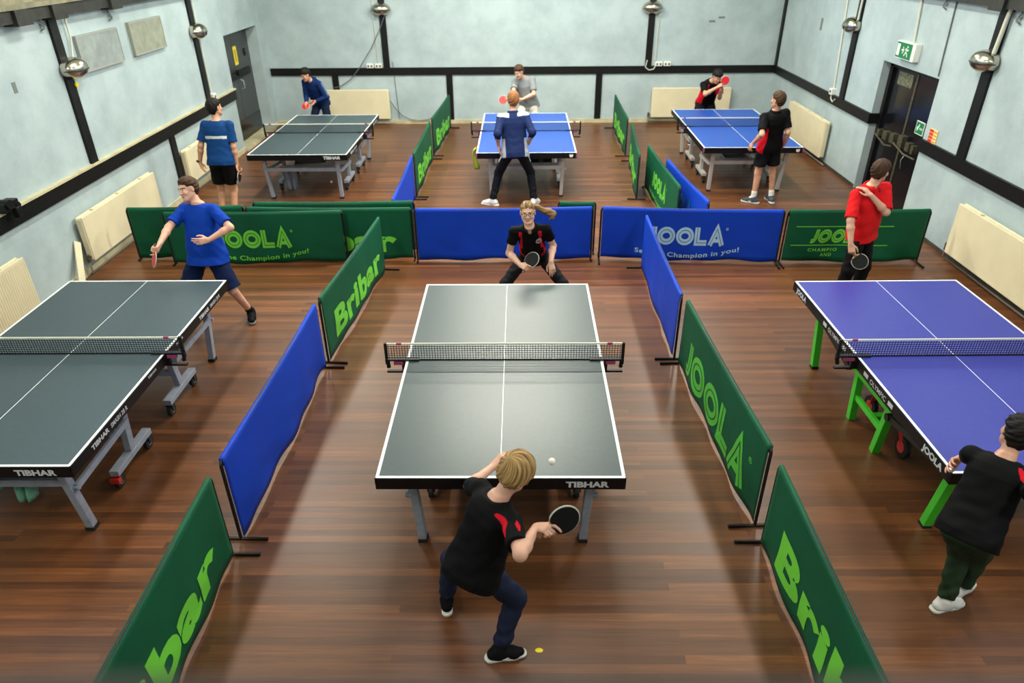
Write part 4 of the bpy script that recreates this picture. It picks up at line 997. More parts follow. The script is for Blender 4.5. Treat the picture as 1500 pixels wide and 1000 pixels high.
def hair_mat(name, c1, c2):
    m = bpy.data.materials.new(name); m.use_nodes = True; nt = m.node_tree; b = nt.nodes['Principled BSDF']; b.inputs['Roughness'].default_value = .62; b.inputs['Specular IOR Level'].default_value = .2
    at = nt.nodes.new('ShaderNodeAttribute'); at.attribute_name = 'strand'
    n = nt.nodes.new('ShaderNodeTexNoise'); n.inputs['Scale'].default_value = 1.0; n.inputs['Detail'].default_value = 4
    nt.links.new(at.outputs['Vector'], n.inputs['Vector'])
    r = nt.nodes.new('ShaderNodeValToRGB'); r.color_ramp.elements[0].position = .36; r.color_ramp.elements[1].position = .64
    r.color_ramp.elements[0].color = lin(c1); r.color_ramp.elements[1].color = lin(c2)
    nt.links.new(n.outputs['Fac'], r.inputs['Fac']); nt.links.new(r.outputs['Color'], b.inputs['Base Color'])
    bp = nt.nodes.new('ShaderNodeBump'); bp.inputs['Strength'].default_value = .5; bp.inputs['Distance'].default_value = .006
    nt.links.new(n.outputs['Fac'], bp.inputs['Height']); nt.links.new(bp.outputs['Normal'], b.inputs['Normal'])
    return m
M['hair_blond'] = hair_mat('hair_blond', (92, 68, 38), (188, 152, 100))
M['hair_fair'] = hair_mat('hair_fair', (84, 62, 42), (166, 130, 88))
M['hair_brown'] = hair_mat('hair_brown', (40, 26, 18), (84, 58, 40))
M['hair_ginger'] = hair_mat('hair_ginger', (96, 60, 36), (160, 108, 66))
M['hair_black'] = hair_mat('hair_black', (10, 8, 8), (28, 23, 21))

def cmat(name, rgb, rough=.75):
    if name not in M: M[name] = mat(name, rgb, rough, spec=.12, bump=.12, bscale=220)
    return M[name]

def person(key, label, h=.007, slim=.94, skin_rgb=(208, 158, 132), hair=None, top=None, bottom=None, shoes=None, socks=None, hands=None, face=True, cat='person'):
    J = {q: (A_(v, np.float32) if isinstance(v, list) else v) for q, v in POSE[key].items() if q != 'hip'}
    J['r' + 'hip'], J['l' + 'hip'] = A_(POSE[key]['hip'][0], np.float32), A_(POSE[key]['hip'][1], np.float32)
    k = J['k']; hk = max(k, .9); pel, neck, head = J['pel'], J['neck'], J['head']; up = nrm(neck - pel)
    Rn = J['R']; Fw = nrm(np.cross(up, Rn))
    pts = np.stack([v for q, v in J.items() if isinstance(v, np.ndarray) and q not in ('up', 'R', 'HR', 'look', 'rfd', 'lfd', 'pad_ax', 'pad_n')])
    lo, hi = pts.min(0) - .24, pts.max(0) + .24; lo[2] = max(lo[2], -.02)
    base = A_([pel[0], pel[1], 0.0])
    # head frame
    hy = nrm(J['look']); hz0 = nrm(head - neck); hz0 = nrm(hz0 * .55 + A_([0, 0, 1]) * .45); hx = nrm(np.cross(hy, hz0)); hz = np.cross(hx, hy)
    HR = np.stack([hx, hy, hz]); Hp = lambda x, y, z: head + (hx * x + hy * y + hz * z) * hk
    hl = lambda V: (V - head) @ HR.T / hk
    f = Field(lo, hi, h)
    fn, l0, l1, tl = torso_fn(J, k, slim, 0, 0, -.14, 1.05); f.put(fn, l0, l1, .03)
    for a in 'rl':
        sh, el, wr = J[a + 's'], J[a + 'e'], J[a + 'w']
        f.cone(neck - up * .055 * k, sh, .046 * k, .046 * k * slim, .025)
        f.cone(sh, el, .046 * k * slim, .038 * k, .02); m = el + (wr - el) * .3; f.cone(el, m, .037 * k, .039 * k, .02); f.cone(m, wr, .038 * k, .0255 * k, .02)
        kn, an = J[a + 'k'], J[a + 'a']
        f.cone(J[a + 'hip'], kn, .078 * k * slim, .052 * k, .03); f.cone(kn, an, .050 * k, .034 * k, .02)
        sd = nrm(an - kn); bk = -J[a + 'fd']; bk = nrm(bk - sd * (bk @ sd)); cm = kn + (an - kn) * .3 + bk * .018 * k
        f.cone(cm - sd * .06 * k, cm + sd * .10 * k, .038 * k, .027 * k, .02)
        f.cone(an, an + J[a + 'fd'] * .13 * k - A_([0, 0, .058 * k]), .030 * k, .020 * k, .015); f.cone(an, an - J[a + 'fd'] * .035 * k - A_([0, 0, .045 * k]), .032 * k, .028 * k, .015)
        # hands
        hd = nrm(J[a + 'h'] - wr); sgn = 1 if a == 'r' else -1
        grip = 'pad_ax' in J and POSE[key].get('pad_hand', 'r') == a
        if grip:
            ax = J['pad_ax']; s = ax - hd * (ax @ hd)
            if np.linalg.norm(s) < .25: s = s + (A_([0, 0, 1]) - hd * hd[2]) * .5
            s = nrm(s); n = -sgn * np.cross(hd, s)
        else:
            n, s = -Rn * sgn, Fw
            if hands and a in hands: n, s = A_(hands[a][0], float), A_(hands[a][1], float)
        hand(f, J, a, k, n, s, grip)
        if grip: J['grip_n'] = n; J['grip_d'] = hd
    # neck and head
    f.cone(neck - up * .03 * k, Hp(0, -.018, -.06), .052 * k, .049 * hk, .03)
    f.ell(Hp(0, -.012, .032), HR, A_([.073, .092, .083]) * hk, .02)
    f.ell(Hp(0, .028, -.035), HR, A_([.056, .060, .082]) * hk, .03)
    f.cone(Hp(0, .070, -.098), Hp(0, .066, -.09), .019 * hk, .02 * hk, .025)
    for sx in (-1, 1): f.cone(Hp(sx * .050, .0, -.05), Hp(sx * .02, .06, -.092), .018 * hk, .02 * hk, .025)
    if face:
        f.cone(Hp(-.032, .078, .022), Hp(.032, .078, .022), .011 * hk, .011 * hk, .012)
        for sx in (-1, 1):
            f.ell(Hp(sx * .031, .094, .004), HR, A_([.017, .012, .010]) * hk, .008, 'carve')
            f.cone(Hp(sx * .040, .068, -.028), Hp(sx * .036, .07, -.024), .018 * hk, .018 * hk, .02)
            f.cone(Hp(sx * .031, .0715, .002), Hp(sx * .0315, .0715, .002), .0125 * hk, .0125 * hk, .003)
        f.cone(Hp(0, .084, .012), Hp(0, .104, -.03), .0075 * hk, .011 * hk, .012)
        for sx in (-1, 1): f.cone(Hp(sx * .011, .092, -.033), Hp(sx * .012, .09, -.033), .008 * hk, .007 * hk, .006)
        f.cone(Hp(-.018, .081, -.060), Hp(.018, .081, -.060), .0055 * hk, .0055 * hk, .006); f.cone(Hp(-.015, .080, -.069), Hp(.015, .080, -.069), .006 * hk, .006 * hk, .006)
    for sx in (-1, 1):
        f.ell(Hp(sx * .075, -.004, -.004), HR, A_([.010, .019, .031]) * hk, .006); f.ell(Hp(sx * .084, .004, -.002), HR, A_([.006, .010, .016]) * hk, .004, 'carve')
    V, F = f.mesh(); C = V[F].mean(1); hq = hl(C); mi = np.zeros(len(F), int)
    if face:
        x, y, z = np.abs(hq[:, 0]), hq[:, 1], hq[:, 2]
        mi[(x < .023) & (y > .07) & (z > -.0745) & (z < -.0565)] = 1
        eye = (np.hypot((x - .031) / .0130, (z - .003) / .0058) < 1) & (y > .06); mi[eye] = 2
        mi[eye & (np.hypot(x - .031, z - .003) < .0062)] = 3
        brow = (np.abs(z - .0245 + (x - .03) ** 2 * 6) < .0045) & (x > .012) & (x < .050) & (y > .055); mi[brow] = 4
    hm = M[hair['mat']] if hair else M['hair_brown']
    body = to_mesh('person', V, F, [skin(skin_rgb), M['lip'], M['eye_white'], M['iris'], hm], base, None, mi)
    body.location = base; tag(body, label, cat, 'players and partners round the tables')

    def child(name, fld, mats, mfn=None, parent=body):
        V, F = fld.mesh()
        if len(F) == 0: return None
        m = mfn(V[F].mean(1)) if mfn else None
        o = to_mesh(name, V, F, mats, base, parent, m)
        return o
    # hair
    if hair:
        th, hf, hs, hb = hair['th'], hair['front'], hair['side'], hair['back']
        wc = A_(hair.get('whorl', (.01, -.06, .10))); wc = wc / np.linalg.norm(wc)
        e1 = nrm(np.cross(wc, [1, .1, 0])); e2 = np.cross(wc, e1)
        fh = Field(head - .24 * hk, head + .24 * hk, min(h, .006))
        def strand(q):
            nq = q / np.maximum(np.linalg.norm(q, axis=-1, keepdims=True), 1e-6)
            pol = np.arccos(np.clip(nq @ wc, -1, 1)); th_ = np.arctan2(nq @ e2, nq @ e1) + hair.get('swirl', .9) * pol
            return th_, pol
        def hfn(P):
            q = ((P - head) @ HR.T) / hk
            r = A_([.076 + th, .095 + th, .086 + th * 1.1]); qq = q - A_([0, -.012, .032]); k0 = np.linalg.norm(qq / r, axis=-1); k1 = np.linalg.norm(qq / (r * r), axis=-1)
            d = k0 * (k0 - 1) / np.maximum(k1, 1e-6)
            na, nb = A_([0, -.050, -.005]), A_([0, -.040, -.075]); ba = nb - na; tq = np.clip(((q - na) @ ba) / (ba @ ba), 0, 1)
            dn = np.linalg.norm((q - na - tq[..., None] * ba) * A_([.82, 1, 1]), axis=-1) - (.052 - .008 * tq + th * .7); kk = np.maximum(.02 - np.abs(d - dn), 0) / .02; d = np.minimum(d, dn) - kk * kk * .005
            th_, pol = strand(q)
            d = d - hair.get('lump', .004) * (np.sin(th_ * 9 + 2 * np.sin(pol * 5)) + .6 * np.sin(th_ * 17 + 1.5 * np.sin(pol * 9))) * np.clip(pol * 2, 0, 1)
            y = q[..., 1]; ax = np.abs(q[..., 0])
            line = np.interp(y, [-.11, -.035, -.015, .012, .03, .055, .08, .105], [hb, hb, hs - .012, hs + .012, hs + .004, hs + .032, hf, hf])
            line = line + .004 * np.sin(th_ * 14)
            d = d + (th + .004) * (1 - np.clip((q[..., 2] - line) / .04, .12, 1))
            d = np.maximum(d, line - q[..., 2])
            return np.maximum(d * hk, -(np.linalg.norm(q - A_([0, .02, -.02]), axis=-1) - .045) * hk)
        fh.put(hfn, head - .2, head + .2, 0.0)
        if hair.get('tail'):
            tp = [Hp(*p[:3]) for p in hair['tail']]; tr = [p[3] for p in hair['tail']]
            lo2 = np.minimum(np.min(tp, 0), head) - .2; hi2 = np.maximum(np.max(tp, 0), head) + .2
            f2 = Field(lo2, hi2, min(h, .006)); f2.put(hfn, head - .2, head + .2, 0.0)
            for i in range(len(tp) - 1): f2.cone(tp[i], tp[i + 1], tr[i] * hk, tr[i + 1] * hk, .012)
            fh = f2
        V, F = fh.mesh(); th_, pol = strand(hl(V))
        at = np.stack([np.cos(th_) * 7, np.sin(th_) * 7, pol * .8], 1)
        if hair.get('tail'):
            far = np.linalg.norm(hl(V), axis=1) > .135; q = hl(V); at[far] = np.stack([q[far, 2] * 60, q[far, 1] * 60, q[far, 0] * 6], 1)
        to_mesh('hair', V, F, [hm], base, body, None, at)
    # lower garment
    if bottom:
        kind = bottom['kind']; f2 = Field(lo, np.minimum(hi, pel + .45), h); g = bottom.get('loose', .020) * k
        fn, l0, l1, _ = torso_fn(J, k, slim, g, g, -.17, .2); f2.put(fn, l0, l1, .03)
        for a in 'rl':
            hp, kn, an = J[a + 'hip'], J[a + 'k'], J[a + 'a']; sd = bottom.get('seed', 1.0)
            if kind == 'shorts':
                e = hp + (kn - hp) * bottom.get('len', .8); ax = nrm(e - hp)
                def sf(P, hp=hp, e=e, ax=ax):
                    q = P - hp; L = np.linalg.norm(e - hp); t = np.clip((q @ ax) / L, 0, 1.15)
                    d = np.linalg.norm(q - t[..., None] * ax * L, axis=-1) - (.094 * slim * k + (.092 * k - .094 * k * slim) * t + g * .3) + .003 * wob(P, 24, sd)
                    return np.maximum(d, (q @ ax) - L)
                f2.put(sf, np.minimum(hp, e) - .13, np.maximum(hp, e) + .13, .03)
            else:
                tight = bottom.get('tight', 0)
                r0, r1, r2 = (.090, .066, .052) if tight else (.096, .074, .060)
                end = kn + (an - kn) * bottom.get('len', .93); ax = nrm(end - kn)
                def lf(P, a0=hp, b0=kn, ra=r0 * k * slim, rb=r1 * k, amp=.0035):
                    q = P - a0; ba = b0 - a0; L2 = ba @ ba; t = np.clip((q @ ba) / L2, 0, 1)
                    return np.linalg.norm(q - t[..., None] * ba, axis=-1) - (ra + (rb - ra) * t) + amp * wob(P, 30, sd)
                f2.put(lf, np.minimum(hp, kn) - .12, np.maximum(hp, kn) + .12, .03)
                def lg(P, a0=kn, b0=end, ra=r1 * k, rb=r2 * k, ax=ax):
                    q = P - a0; ba = b0 - a0; L2 = ba @ ba; t = np.clip((q @ ba) / L2, 0, 1)
                    d = np.linalg.norm(q - t[..., None] * ba, axis=-1) - (ra + (rb - ra) * t) + (.0025 + .003 * (t > .6)) * wob(P, 34, sd + 1)
                    return np.maximum(d, (q - ba) @ ax)
                f2.put(lg, np.minimum(kn, end) - .1, np.maximum(kn, end) + .1, .02)
        mats = [cmat(*bottom['mat'])] + [cmat(*m) for m in bottom.get('mats', [])]
        mf = None
        if bottom.get('stripe'):
            def mf(C):
                m = np.zeros(len(C), int)
                for a, sg in (('r', 1), ('l', -1)):
                    hp, kn = J[a + 'hip'], J[a + 'k']; ax = nrm(kn - hp); q = C - hp; t = (q @ ax) / np.linalg.norm(kn - hp)
                    rad = q - (q @ ax)[:, None] * ax; rn = rad / np.maximum(np.linalg.norm(rad, axis=1), 1e-6)[:, None]
                    out = nrm(J['HR'] * sg - ax * (J['HR'] * sg @ ax)); fr = np.cross(ax, out)
                    if a in bottom['stripe'][0]: m[(rn @ out > .88) & (np.abs(rn @ fr) < bottom['stripe'][1]) & (t > bottom['stripe'][2]) & (t < bottom['stripe'][3]) & (np.linalg.norm(rad, axis=1) < .14)] = 1
                return m
        child(bottom.get('name', 'trousers'), f2, mats, mf)
    # upper garment
    if top:
        lo3 = lo.copy(); lo3[2] = max(lo[2], pel[2] - .36 * k); f3 = Field(lo3, hi, h); g = top.get('loose', .016) * k; hem = top.get('hem', -.12)
        fn, l0, l1, tl = torso_fn(J, k, slim, g, g * 1.1, hem, top.get('neck', 1.0), True, .0028, top.get('seed', 1.0), top.get('flare', .03)); f3.put(fn, l0, l1, .02)
        for a in 'rl':
            sh, el, wr = J[a + 's'], J[a + 'e'], J[a + 'w']; frac = top['sleeve']
            f3.cone(neck - up * .055 * k, sh, .060 * k, top.get('sl', .060) * k, .03)
            e = sh + (el - sh) * min(frac, 1.0); ax = nrm(e - sh)
            r0_ = top.get('sl', .060) * k; r1 = r0_ + (.006 if frac < 1 else -.004) * k
            def sf(P, sh=sh, e=e, ax=ax, r1=r1, r0_=r0_):
                q = P - sh; L = np.linalg.norm(e - sh); t = np.clip((q @ ax) / L, 0, 1)
                d = np.linalg.norm(q - t[..., None] * ax * L, axis=-1) - (r0_ + (r1 - r0_) * t) + .0025 * wob(P, 34, top.get('seed', 1.0))
                return np.maximum(d, (q @ ax) - L) if frac < 1 else d
            f3.put(sf, np.minimum(sh, e) - .1, np.maximum(sh, e) + .1, .018)
            if frac > 1:
                e2 = el + (wr - el) * (frac - 1); ax2 = nrm(e2 - el)
                def sg(P, el=el, e2=e2, ax2=ax2):
                    q = P - el; L = np.linalg.norm(e2 - el); t = np.clip((q @ ax2) / L, 0, 1)
                    d = np.linalg.norm(q - t[..., None] * ax2 * L, axis=-1) - (.054 * k - .018 * k * t) + .003 * wob(P, 40, top.get('seed', 1.0))
                    return np.maximum(d, (q @ ax2) - L)
                f3.put(sg, np.minimum(el, e2) - .08, np.maximum(el, e2) + .08, .02)
        if top.get('vneck'):
            c = neck + Fw * .075 * k + up * .0 * k; f3.cone(c, c - up * top['vneck'] * k + Fw * .035 * k, .034 * k, .006 * k, .004, 'carve')
        if not top.get('hood'): f3.cone(neck + up * .01 * k, Hp(0, -.015, -.05), (.050 if top.get('collar') else .055) * k, .057 * k, .004, 'carve')
        mats = [cmat(*top['mat'])] + [cmat(*m) for m in top.get('mats', [])]
        def mf(C):
            m = np.zeros(len(C), int)
            if not top.get('zones'): return m
            u, w, t = tl(C)
            dr = {}
            for a in 'rl':
                ba = J[a + 'e'] - J[a + 's']; q = C - J[a + 's']; s_ = (q @ ba) / (ba @ ba); dr[a] = (s_, np.linalg.norm(q - np.clip(s_, 0, 1)[:, None] * ba, axis=1), q)
            return top['zones'](m, u / k, w / k, t, dr, C, J, k)
        sh_ob = child(top.get('name', 'shirt'), f3, mats, mf)
        if top.get('collar'):
            b = MB(); rr = top.get('cr', .064) * k; c = neck + up * .012 * k; ring = []
            n = 22
            for i in range(n + 1):
                t = PI / 2 + .35 + (2 * PI - .7) * i / n
                dv = Rn * math.cos(t) * rr + Fw * math.sin(t) * rr * 1.05; fl = 1.0 + .35 * math.exp(-((i - n / 2) / 9) ** 2 * 0)
                lo_ = c + dv * 1.28 - up * .016 * k - Fw * 0; hi_ = c + dv * 1.0 + up * .022 * k
                if i in (0, n): lo_ = lo_ - up * .03 * k + Fw * .01
                ring.append((lo_ - base, hi_ - base))
            vs = [p for r in ring for p in r]; b.add(vs, [(2 * i, 2 * i + 2, 2 * i + 3, 2 * i + 1) for i in range(n)], 0, True)
            o = b.build('collar', mats[top.get('collar_mi', 0)], body); md = o.modifiers.new('thickness', 'SOLIDIFY'); md.thickness = .008; md.offset = 0
        if top.get('hood'):
            fc = Field(neck - .25, neck + .25, h); c = neck - Fw * .05 * k + up * .01 * k
            fc.cone(c - Rn * .07 * k, c + Rn * .07 * k, .04 * k, .04 * k, .02); fc.cone(c - Rn * .07 * k, neck - Rn * .075 * k + Fw * .05 * k, .03 * k, .024 * k, .02); fc.cone(c + Rn * .07 * k, neck + Rn * .075 * k + Fw * .05 * k, .03 * k, .024 * k, .02)
            child('hood', fc, mats)
    # socks and shoes
    for a in 'rl':
        an, kn, fd = J[a + 'a'], J[a + 'k'], J[a + 'fd']; ax = nrm(kn - an)
        ks = k * 1.0
        if socks:
            fs = Field(an - .14, an + .3, h); fs.cone(an - ax * .01, an + ax * socks[1] * k, .043 * k, (.044 + .012 * (socks[1] > .12)) * k, .01); fs.cone(an, an + fd * .08 * k - A_([0, 0, .035 * k]), .042 * k, .034 * k, .01); child('sock', fs, [cmat(*socks[0])])
        if shoes:
            z0 = max(an[2] - .085 * k, 0.0); fl = .27 * ks; g0 = A_([an[0], an[1], z0]); rt = nrm(np.cross(fd, [0, 0, 1]))
            heel, toe = g0 - fd * .045 * ks, g0 + fd * .145 * ks
            fu = Field(g0 - .3, g0 + .34, min(h, .006))
            zz = A_([0, 0, 1.0])
            fu.cone(heel + zz * .05 * ks, toe + zz * .034 * ks, .042 * ks, .030 * ks, .02); fu.cone(g0 + fd * .09 * ks + zz * .038 * ks - rt * .008, g0 + fd * .10 * ks + zz * .036 * ks + rt * .01, .038 * ks, .038 * ks, .02)
            fu.cone(g0 + zz * .05 * ks, g0 + zz * .092 * ks - fd * .008, .047 * ks, .046 * ks, .02); fu.cone(g0 + zz * .075 * ks, g0 + fd * .07 * ks + zz * .055 * ks, .043 * ks, .036 * ks, .02)
            fu.put(lambda P: (P[..., 2] - (z0 + .018 * ks)), g0 - .4, g0 + .4, .0, 'carve')
            up_o = child('shoe', fu, [cmat(*shoes['mat'])])
            fo = Field(g0 - .3, g0 + .34, min(h, .006))
            def sole(P):
                q = P - heel; d = toe - heel; L2 = d[:2] @ d[:2]; t = np.clip((q[..., 0] * d[0] + q[..., 1] * d[1]) / L2, -.1, 1.05)
                r = np.interp(t, [0, .35, .75, 1], [.040, .037, .046, .036]) * ks
                dd = np.hypot(q[..., 0] - t * d[0], q[..., 1] - t * d[1]) - r
                return np.maximum(dd, np.maximum(z0 + .001 - P[..., 2], P[..., 2] - z0 - .026 * ks))
            fo.put(sole, np.minimum(heel, toe) - .08, np.maximum(heel, toe) + .08, 0.0)
            child('sole', fo, [cmat(*shoes['sole'])], None, up_o)
            b = MB()
            for i in range(4):
                c = g0 + fd * (.045 + .022 * i) * ks + zz * (.083 - .010 * i) * ks - base
                b.tube([c - rt * .024 * ks - zz * .006, c + zz * .003, c + rt * .024 * ks - zz * .006], .003, 6)
            if shoes.get('mark'):
                for sx in (-1, 1):
                    p0 = g0 + rt * sx * .043 * ks - base
                    b.tube([p0 + fd * .0 * ks + zz * .045 * ks, p0 + fd * .03 * ks + zz * .032 * ks, p0 + fd * .08 * ks + zz * .05 * ks - rt * sx * .006], .0045, 6)
            b.build('laces', cmat(*shoes.get('lace', ('lace_white', (210, 210, 205)))), up_o)
    return body, J, base, dict(Hp=Hp, HR=HR, hk=hk, Rn=Rn, Fw=Fw, up=up, k=k)

def paddle(J, front, label):
    """blade of thin wood with rubber on each side and a handle"""
    ax, n, gc, ln = A_(J['pad_ax']), A_(J['pad_n']), A_(J['pad_gc']), J['pad_len']
    if 'grip_n' in J: gc = gc + J['grip_n'] * .022
    s = np.cross(ax, n); R = Matrix((Vector(s), Vector(ax), Vector(n))).transposed().to_4x4()
    root = empty('table_tennis_paddle', gc); tag(root, label, 'paddle', 'paddles held by the players')
    root.rotation_euler = R.to_euler()
    out = [(.075 * math.sin(t), ln + .079 * math.cos(t)) for t in [2 * PI * i / 40 for i in range(40)]]
    def disc(z0, z1, cut, sc=1.0):
        b = MB(); pts = [(x * sc, max((y - ln) * sc + ln, cut)) for x, y in out]
        m = len(pts); b.add([(x, y, z0) for x, y in pts] + [(x, y, z1) for x, y in pts], [tuple(range(m)), tuple(range(2 * m - 1, m - 1, -1))] + [(i, i + m, (i + 1) % m + m, (i + 1) % m) for i in range(m)])
        return b
    disc(-.003, .003, -1).build('blade', mat_wood, root)
    c = ln - .062
    disc(.0031, .0068, c, .985).build('front_rubber', M['rubber_red' if front == 'red' else 'rubber_dark'], root)
    disc(-.0068, -.0031, c, .985).build('back_rubber', M['rubber_dark' if front == 'red' else 'rubber_red'], root)
    b = MB(); b.tube([(.0755 * math.sin(t), ln + .0795 * math.cos(t), 0) for t in [-2.3 + 4.6 * i / 30 for i in range(31)]], .0048, 6); b.build('edge_tape', M['tape_pale'], root)
    b = MB(); vs = []; fs = []; m = 12; prof = [(-.055, .0165, .0125), (-.04, .0155, .012), (-.01, .0135, .0115), (.03, .0145, .0115), (c - .0, .017, .009)]
    for y, rx, rz in prof:
        for i in range(m): vs.append((rx * math.cos(2 * PI * i / m), y, rz * math.sin(2 * PI * i / m)))
    for j in range(len(prof) - 1):
        for i in range(m): fs.append((j * m + i, j * m + (i + 1) % m, (j + 1) * m + (i + 1) % m, (j + 1) * m + i))
    b.add(vs, fs, 0, True); b.add(vs[:m], [tuple(range(m))]); b.build('handle', mat_wood2, root)
    return root
mat_wood = mat('paddle_wood', (205, 170, 120), .5); mat_wood2 = mat('paddle_handle', (150, 105, 70), .5, var=.4, vscale=40)
M['rubber_red'] = mat('rubber_red', (205, 28, 32), .45); M['rubber_dark'] = mat('rubber_dark', (11, 11, 12), .6, spec=.25); M['tape_pale'] = mat('tape_pale', (188, 188, 178), .5)

# ---- colour zones on the shirts: u across (right positive), w forward, t up the back, d = along / off each arm
def on_arm(dr, a, t): return (dr[a][0] > .12) & (dr[a][1] < .085)
def seg_mask(C, a, b, w0, w1):
    ba = b - a; q = C - a; t = np.clip((q @ ba) / (ba @ ba), 0, 1); return np.linalg.norm(q - t[:, None] * ba, axis=1) < w0 + (w1 - w0) * np.abs(2 * t - 1)
def z_black_red(m, u, w, t, dr, C, J, k):
    up = nrm(J['neck'] - J['pel']); R = J['R']; bk = -np.cross(up, R)
    for a, sg in (('r', 1), ('l', -1)):
        sh, el = J[a + 's'], J[a + 'e']; ax = nrm(el - sh); ob = nrm(bk - ax * (bk @ ax))
        if sg > 0:
            a_, b_ = sh - R * .06 * k + up * .02 * k + bk * .06 * k, sh + ax * .17 * k + ob * .055 * k - R * .02 * k
            ba = b_ - a_; nn = nrm(bk + ob); lat = nrm(np.cross(ba, nn)); q2 = C - a_; t2 = (q2 @ ba) / (ba @ ba)
            m[(t2 > 0) & (t2 < 1) & (np.abs(q2 @ lat) < .006 + .014 * np.sin(np.clip(t2, 0, 1) * PI)) & (q2 @ nn > -.035) & (q2 @ nn < .09)] = 1
        tp = nrm(up - ax * (up @ ax)) if abs(up @ ax) < .9 else nrm(R * sg)
        m[seg_mask(C, sh + ax * .06 * k + tp * .066 * k, sh + ax * .15 * k + tp * .066 * k, .014, .006)] = 1
    return m
def z_side_red(m, u, w, t, dr, C, J, k):
    for a, sg in (('r', 1), ('l', -1)):
        arm = on_arm(dr, a, t)
        m[(u * sg > .125 - .03 * (t < .3)) & (np.abs(w) < .10) & (t < .62) & ~arm] = 1
        m[(np.abs(u * sg - .105 - .03 * (1 - t)) < .018) & (w > .0) & (t > .5) & (t < .97) & ~arm] = 1
        if J['k'] < .94: continue
        s_, d_, q = dr[a]; Fr = nrm(np.cross(nrm(A_(J['neck']) - A_(J['pel'])), J['R'])); m[(s_ > .25) & (s_ < .8) & (d_ < .09) & (q @ Fr > .035) & (t < .9)] = 1
    return m
def z_back_stripe(m, u, w, t, dr, C, J, k):
    m[(t > .565) & (t < .635) & (w < .02) & (np.abs(u) < .155)] = 1; return m
def z_navy_jacket(m, u, w, t, dr, C, J, k):
    for a, sg in (('r', 1), ('l', -1)):
        arm = on_arm(dr, a, t)
        m[(u * sg > .138) & (t < .36) & ~arm & (dr[a][1] > .07)] = 2
        s_, d_, q = dr[a]
        m[(t > .86) & (C[:, 2] > A_(J[a + 's'])[2] + .028 * k) & (u * sg > .06) & (s_ < .22)] = 1
    return m
def z_piping(m, u, w, t, dr, C, J, k):
    for a, sg in (('r', 1), ('l', -1)):
        s_, d_, q = dr[a]; ax = nrm(J[a + 'e'] - J[a + 's']); out = nrm(A_(J['R']) * sg - ax * (A_(J['R']) * sg @ ax)); rad = q - (q @ ax)[:, None] * ax
        rn = rad / np.maximum(np.linalg.norm(rad, axis=1), 1e-6)[:, None]; m[(rn @ out > .55) & (np.abs(rn @ np.cross(ax, out)) < .1 + 0) & (s_ > 0) & (s_ < 1) & (d_ < .08)] = 1
    return m

BLK = ('sport_black', (11, 11, 13)); RED = ('sport_red', (200, 20, 38)); NAVY = ('navy_blue', (20, 30, 58))
WHITE_S = ('sole_white', (214, 212, 208)); BLK_S = ('shoe_black', (16, 16, 18)); WSOCK = ('sock_white', (222, 222, 220)); BSOCK = ('sock_black', (22, 22, 24))

p1 = person('p1', 'blond boy in black shirt with red flashes lunging at the end of the middle table', .005, .92, (222, 170, 148),
    dict(mat='hair_blond', th=.026, front=.005, side=-.03, back=-.072, whorl=(-.02, -.075, .075), lump=.0035, swirl=1.1),
    dict(mat=BLK, mats=[RED], sleeve=.72, hem=-.10, zones=z_black_red, seed=1.3, loose=.024, flare=.06),
    dict(kind='trousers', mat=('trouser_navy', (30, 36, 58)), len=.86, seed=2.0), dict(mat=BLK_S, sole=WHITE_S, mark=True), (BSOCK, .16),
    hands=dict(l=((0, .2, -1), (1, .1, .3))))
paddle(p1[1], 'black', 'black paddle held out flat by the lunging blond boy')

p2 = person('p2', 'girl in glasses with a swinging ponytail crouching behind the middle table', .0045, .86, (226, 178, 152),
    dict(mat='hair_fair', th=.005, front=.066, side=.012, back=-.06, whorl=(0, -.09, .02), lump=.0015, swirl=0,
         tail=[(0, -.10, .03, .022), (-.05, -.13, .03, .026), (-.11, -.14, .005, .028), (-.17, -.13, -.03, .032), (-.225, -.12, -.045, .040), (-.27, -.11, -.065, .034), (-.26, -.105, -.105, .022), (-.23, -.10, -.125, .008)]),
    dict(mat=BLK, mats=[RED], sleeve=.5, hem=-.13, zones=z_side_red, vneck=.085, collar=True, seed=2.1, loose=.010, flare=.0, sl=.055),
    dict(kind='trousers', mat=('legging_black', (22, 22, 26)), tight=1, len=.97, name='leggings'), dict(mat=BLK_S, sole=WHITE_S), (BSOCK, .1),
    hands=dict(l=((0, .6, -.3), (-1, -.2, 0))))
paddle(p2[1], 'black', 'black paddle held in front by the girl in glasses')
body, J, base, H = p2
Hp, Rn, Fw, up, k = H['Hp'], H['Rn'], H['Fw'], H['up'], H['k']
b = MB()
for sx in (-1, 1):
    b.tube([Hp(sx * .032 + .0225 * math.cos(t), .100 - .006 * abs(math.cos(t)) * (sx * math.cos(t) > 0), .003 + .0165 * math.sin(t)) - base for t in [2 * PI * i / 20 for i in range(21)]], .0022, 6)
    b.tube([Hp(sx * .0545, .092, .006) - base, Hp(sx * .073, .06, .008) - base, Hp(sx * .078, .0, .010) - base], .002, 6)
b.tube([Hp(-.0095, .103, .006) - base, Hp(.0095, .103, .006) - base], .002, 6)
b.build('glasses', M['black_metal'], body)
def chest(J, k, u, t, slim, g, lift):
    pel, neck = A_(J['pel']), A_(J['neck']); upv = neck - pel
    R = A_(J['R']); F_ = nrm(np.cross(nrm(upv), R)); a = np.interp(t, T_K, T_A) * k * slim + g; bb = np.interp(t, T_K, T_B) * k * slim + g * 1.1
    w = bb * (1 - min(abs(u / a), .98) ** 2.3) ** (1 / 2.3) + np.interp(t, T_K, T_W) * k
    return pel + upv * t + R * u + F_ * (w + lift)
